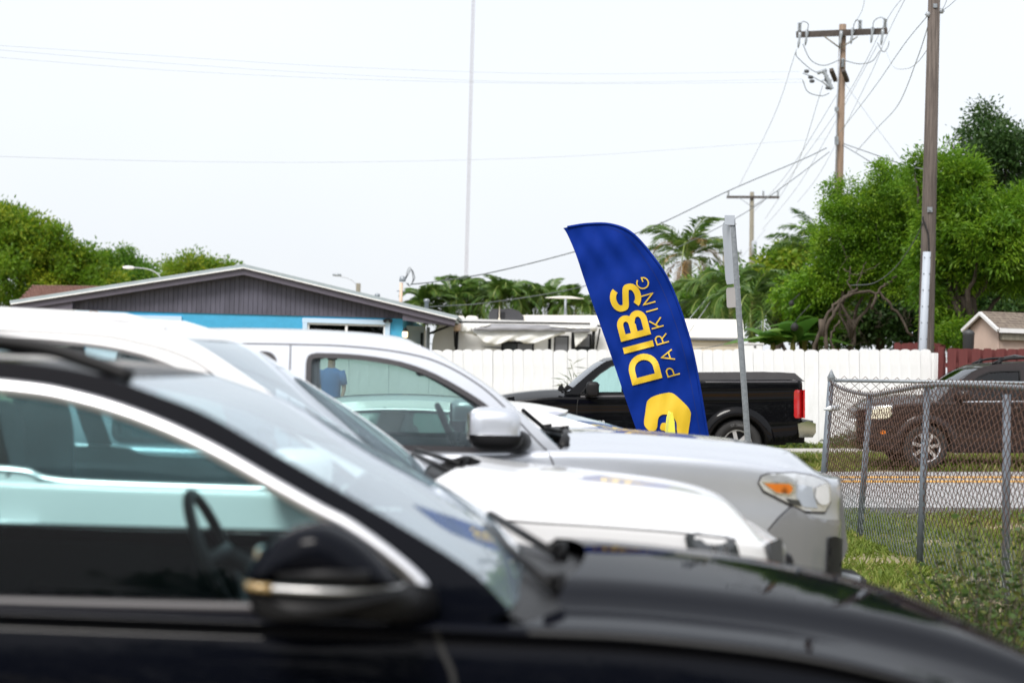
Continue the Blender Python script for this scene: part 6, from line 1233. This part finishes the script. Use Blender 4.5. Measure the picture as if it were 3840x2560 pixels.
G.lid('hood', .88, .1, [(.88, 1.14), (1.1, 1.14), (1.4, 1.13), (1.7, 1.09), (1.9, 1.04), (2.0, 1.0), (2.1, .93)], .82, 2.4, lambda x, v, u: .02 * math.exp(-((abs(v) - .5) / .15) ** 2))
wsG = [(.92, 1.04), (.7, 1.24), (.5, 1.4), (.3, 1.53), (.22, 1.565)]; rfG = [(.22, 1.565), (.1, 1.6), (-.2, 1.635), (-.8, 1.65), (-1.6, 1.64), (-2.05, 1.6)]; reG = [(-2.05, 1.6), (-2.15, 1.4), (-2.2, 1.2), (-2.22, 1.05)]
wG = [(.62, 1.08), (.45, 1.27), (.25, 1.43), (.08, 1.50), (-.1, 1.515), (-.38, 1.52), (-.4, 1.08)]; wG2 = [(-.5, 1.08), (-.5, 1.52), (-1.3, 1.52), (-1.35, 1.08)]; wG3 = [(-1.45, 1.1), (-1.42, 1.52), (-1.9, 1.5), (-2.0, 1.12)]
G.house(wsG, rfG, reG, .13, 1.64, (.1, .1, .03), .02, [dens(wG), dens(wG2), dens(wG3)])
for w_ in (wG, wG2, wG3): G.pane(dens(w_), 'glass_dark', 'side_window', .015, 'plastic_black', .012, .012)
G.bstrip([(.55, 1.045), (0, 1.05), (-.8, 1.055), (-1.9, 1.06)], .018, 'chrome', 'chrome_trim', .012); G.bstrip([(.6, 1.03), (.66, .8), (.62, .4)], .01); G.bstrip([(-.45, 1.04), (-.44, .4)], .01)
G.gstrip([(.75, 1.22), (.5, 1.42), (.22, 1.55), (-.1, 1.57), (-1.9, 1.57)], .008, 'rubber', 'door_gap')
for side in (-1, 1):
    pts = [G.gpt(x, z, -.06, side) for x, z in ((.02, 1.625), (-.12, 1.68), (-.4, 1.715), (-1.4, 1.73), (-1.8, 1.68))]; T1('roof_rail', [Vector(p_) for p_ in crv([tuple(q) for q in pts], 5)], .02, 'plastic_black', G.t, 8)
    for x in (-.05, -1.7): T1('rail_foot', [G.gpt(x, 1.60, -.06, side), G.gpt(x - .08, 1.70, -.06, side)], .035, 'plastic_black', G.t, 8)
    mo = superell((.52, side * 1.02, 1.14), (.10, .13, .085), .55).build('mirror', G.paint, G.t, True); T1('mirror_arm', [(.55, side * .98, 1.08), (.58, side * .86, 1.05)], .035, 'plastic_black', mo, 8)
for x in (-.5, -1.4): T1('rack_crossbar', [(x, -.72, 1.72), (x, 0, 1.755), (x, .72, 1.72)], .02, 'plastic_grey', G.t, 8)
hl = G.bpanel('headlight', dens(cv([(1.97, .86), (1.90, .965), (1.66, .975), (1.615, .95), (1.65, .80), (1.92, .79)], 2)), 'lens_old', .008); G.bpanel('headlight_surround', cv([(1.99, .86), (1.91, .975), (1.65, .985), (1.60, .955), (1.64, .785), (1.93, .775)], 2), 'chrome', .004)
G.bpanel('side_marker', rr(1.70, 1.78, .55, .61, .025), 'amber', .01); G.bstrip([(2.0, .72), (1.8, .68), (1.55, .66)], .012)
for side in (-1, 1):
    mb = MB(); rows = []
    for t_ in np.linspace(.1, math.pi - .1, 25): rows.append([G.bpt(1.09 + r_ * math.cos(t_), .35 + r_ * math.sin(t_), o_, side) for r_, o_ in ((.395, .012), (.40, .025), (.44, .028), (.50, .0))])
    mb.grid(rows); mb.build('wheel_flare', 'paint_brown', G.t, True)
MB().box((2.08, 0, .66), (.05, .9, .22)).build('grille', 'chrome', G.t, bevel=.02); G.wheel(1.09, .35, .66, 7, 'satin'); G.wheel(-1.53, .35, .66, 7, 'satin'); G.cabin(-.1, -1.0, .7, 1.4, wheel_x=.3, left=-1, dash=(.6, .98)); G.handle(-.25, .95); G.wiper(.92, 1.12, .4, 0, (.75, -.2, 1.23))
for side in (-1, 1): B1('tail_light', (-2.22, side * .78, 1.0), (.1, .1, .3), 'red_lens', G.t)
G.t.rotation_euler[1] = R(1.5)

# ------------------------------------------------------------------ person in the blue shirt across the street
p = at(1240, 1500, 36.); PX, PY = p.x, 36.; pz = gz(PX, PY) + .09
per = thing('person', 'person in a blue shirt standing by the white fence seen through the pickup windows', 'person', (PX, PY, pz), R(-20))
J = {'pel': (0, 0, .95), 'sp': (0, 0, 1.15), 'ch': (0, .01, 1.33), 'nk': (0, .0, 1.48), 'hd': (.01, -.02, 1.58), 'top': (.01, -.02, 1.70), 'hl': (-.09, 0, .9), 'hr': (.09, 0, .9), 'kl': (-.1, -.01, .5), 'kr': (.1, -.01, .5), 'al': (-.1, .03, .09), 'ar': (.1, .03, .09), 'tl': (-.12, -.13, .04), 'tr': (.12, -.13, .04), 'sl': (-.19, .01, 1.4), 'sr': (.19, .01, 1.4), 'el': (-.25, .03, 1.13), 'er': (.25, .03, 1.13), 'wl': (-.25, -.08, .90), 'wr': (.25, -.08, .90), 'fl': (-.24, -.12, .80), 'fr': (.24, -.12, .80)}
RD_ = {'pel': (.15, .11), 'sp': (.145, .105), 'ch': (.155, .11), 'nk': (.058, .06), 'hd': (.075, .092), 'top': (.05, .06), 'hl': (.085, .09), 'hr': (.085, .09), 'kl': (.058, .06), 'kr': (.058, .06), 'al': (.04, .045), 'ar': (.04, .045), 'tl': (.04, .025), 'tr': (.04, .025), 'sl': (.06, .06), 'sr': (.06, .06), 'el': (.042, .042), 'er': (.042, .042), 'wl': (.03, .026), 'wr': (.03, .026), 'fl': (.022, .014), 'fr': (.022, .014)}
ks = list(J); me = bpy.data.meshes.new('body'); me.from_pydata([J[k] for k in ks], [(ks.index(a_), ks.index(b_)) for a_, b_ in (('pel', 'sp'), ('sp', 'ch'), ('ch', 'nk'), ('nk', 'hd'), ('hd', 'top'), ('pel', 'hl'), ('pel', 'hr'), ('hl', 'kl'), ('hr', 'kr'), ('kl', 'al'), ('kr', 'ar'), ('al', 'tl'), ('ar', 'tr'), ('ch', 'sl'), ('ch', 'sr'), ('sl', 'el'), ('sr', 'er'), ('el', 'wl'), ('er', 'wr'), ('wl', 'fl'), ('wr', 'fr'))], [])
bo = put(bpy.data.objects.new('body', me), per)
for m_ in ('skin', 'shirt_blue', 'trousers'): me.materials.append(M[m_])
sk = bo.modifiers.new('skin', 'SKIN'); sk.use_smooth_shade = True
for i, k in enumerate(ks): me.skin_vertices[0].data[i].radius = RD_[k]; me.skin_vertices[0].data[i].use_root = k == 'pel'
bo.modifiers.new('sub', 'SUBSURF').render_levels = 2
superell((.01, .0, 1.635), (.085, .10, .085), 1., 10, 16, -.1).build('hair', 'hair', per, True)
mb = MB()
for zz, w_, d_ in ((.93, .185, .14), (1.05, .18, .135), (1.2, .19, .14), (1.35, .205, .14), (1.43, .19, .11), (1.48, .09, .08)): mb.v += [(w_ * math.cos(a_), d_ * math.sin(a_), zz) for a_ in np.linspace(0, 2 * math.pi, 24, endpoint=False)]
for i in range(5): mb.f += [(i * 24 + k, i * 24 + (k + 1) % 24, (i + 1) * 24 + (k + 1) % 24, (i + 1) * 24 + k) for k in range(24)]
mb.build('shirt', 'shirt_blue', per, True)
for s_ in (-1, 1): T1('sleeve', [(s_ * .17, .01, 1.42), (s_ * .215, .015, 1.3), (s_ * .24, .025, 1.18)], [.085, .075, .068], 'shirt_blue', per, 14); T1('trouser_leg', [(s_ * .085, 0, .96), (s_ * .1, 0, .5), (s_ * .1, .02, .09)], [.115, .09, .075], 'trousers', per, 14)

# ------------------------------------------------------------------ weeds and small plants
def weed(lab, x, y, h_, n, L_, W_, sp, grp=None, mt='weed_leaf'):
    t = thing('weed', lab, 'plant', (x, y, gz(x, y)), 0, grp); mb = MB(); P = []; Dd_ = []
    for k in range(n):
        a_ = random.uniform(0, 6.28); r_ = sp * math.sqrt(random.random()); hh = h_ * random.uniform(.45, 1.1); e_ = (math.cos(a_) * r_ * 1.3, math.sin(a_) * r_ * 1.3, hh); st_ = limb((math.cos(a_) * r_ * .4, math.sin(a_) * r_ * .4, 0), e_, 5, .1); mb.tube(st_, np.linspace(.004, .002, 6), 4, False)
        for q in np.linspace(.25, 1, max(4, int(hh / .035))):
            i = min(int(q * 5), 4); P.append(st_[i] + (st_[i + 1] - st_[i]) * (q * 5 - i) + rng.normal(size=3) * .008); Dd_.append(rng.normal(size=3) * np.array((1, 1, .5)) + np.array((0, 0, .15)))
    mb.build('stems', 'bark', t); leaves('foliage', np.array(P), np.array(Dd_), rng.uniform(.6, 1.2, len(P)) * L_, rng.uniform(.6, 1.2, len(P)) * W_, mt, t)
WG = 'weeds at the foot of the chain link fence'
for i, (px, py, d_, h_, n, lab) in enumerate(((3560, 2330, 12.6, .3, 18, 'sparse yellowish weed clump just beyond the black hood'), (3660, 2300, 11.6, .5, 26, 'brown stemmed weed clump in front of the middle fence post'), (3780, 2300, 10.9, .75, 34, 'tall leafy weed clump at the lower right edge'), (3720, 2420, 10.2, .45, 34, 'dark leafy weed clump hugging the black fender'), (3850, 2330, 11.9, .7, 26, 'tall weed clump overlapping the right fence post'), (3600, 2250, 13.4, .25, 14, 'low weed clump at the base of the second fence post'))):
    x_ = at(px, py, d_).x; weed(lab, x_, d_, h_, n, .055, .028, .32, WG)
n_ = 9000; xx = np.concatenate([rng.uniform(2.8, 9, n_), rng.uniform(-3, 2.8, n_ // 3)]); yy = rng.uniform(36.8, 38.45, len(xx)); hgt = .12 + .16 * (np.sin(xx * 2.3) * np.sin(xx * .9 + 1) > .1) + .06 * np.sin(xx * 5)
P_ = np.stack([xx, yy, np.array([gz(a_, b_) for a_, b_ in zip(xx, yy)]) + rng.random(len(xx)) * hgt], 1)
tag(leaves('ground_cover', P_, rng.normal(size=(len(xx), 3)) + np.array((0, 0, .3)), rng.uniform(.04, .09, len(xx)), rng.uniform(.03, .06, len(xx)), 'weed_leaf', None), 'leafy green ground cover along the foot of the white fence', 'ground cover', kind='stuff')
x_ = at(2128, 1480, 38.4).x; weed('thin grassy weed growing up the white fence above the black pickup hood', x_, 38.3, 1.55, 5, .3, .02, .08)

# ------------------------------------------------------------------ the row of trees at the photographer's back, mirrored in the car panels
bl = []
for x_ in np.arange(-46, 47, 2.1):
    hh = (12.5 if -8.5 < x_ < 9 else 6.5 if x_ < -8.5 else 8) * rng.uniform(.82, 1.1); bl += [(x_ + rng.uniform(-.6, .6), -30 + rng.uniform(-2, 2), hh * .72, 1.7, 1.6, hh * .28), (x_, -30 + rng.uniform(-2, 2), hh * .32, 2.2, 1.8, hh * .32)]
P_, D_2, T_ = crown_points(bl, 1500, 26, .5)
tag(leaves('tree_line', P_, D_2, .6, .3, 'leaf_dark', None, T_), 'row of dark trees mirrored in the side of the black crossover', 'trees', kind='stuff')
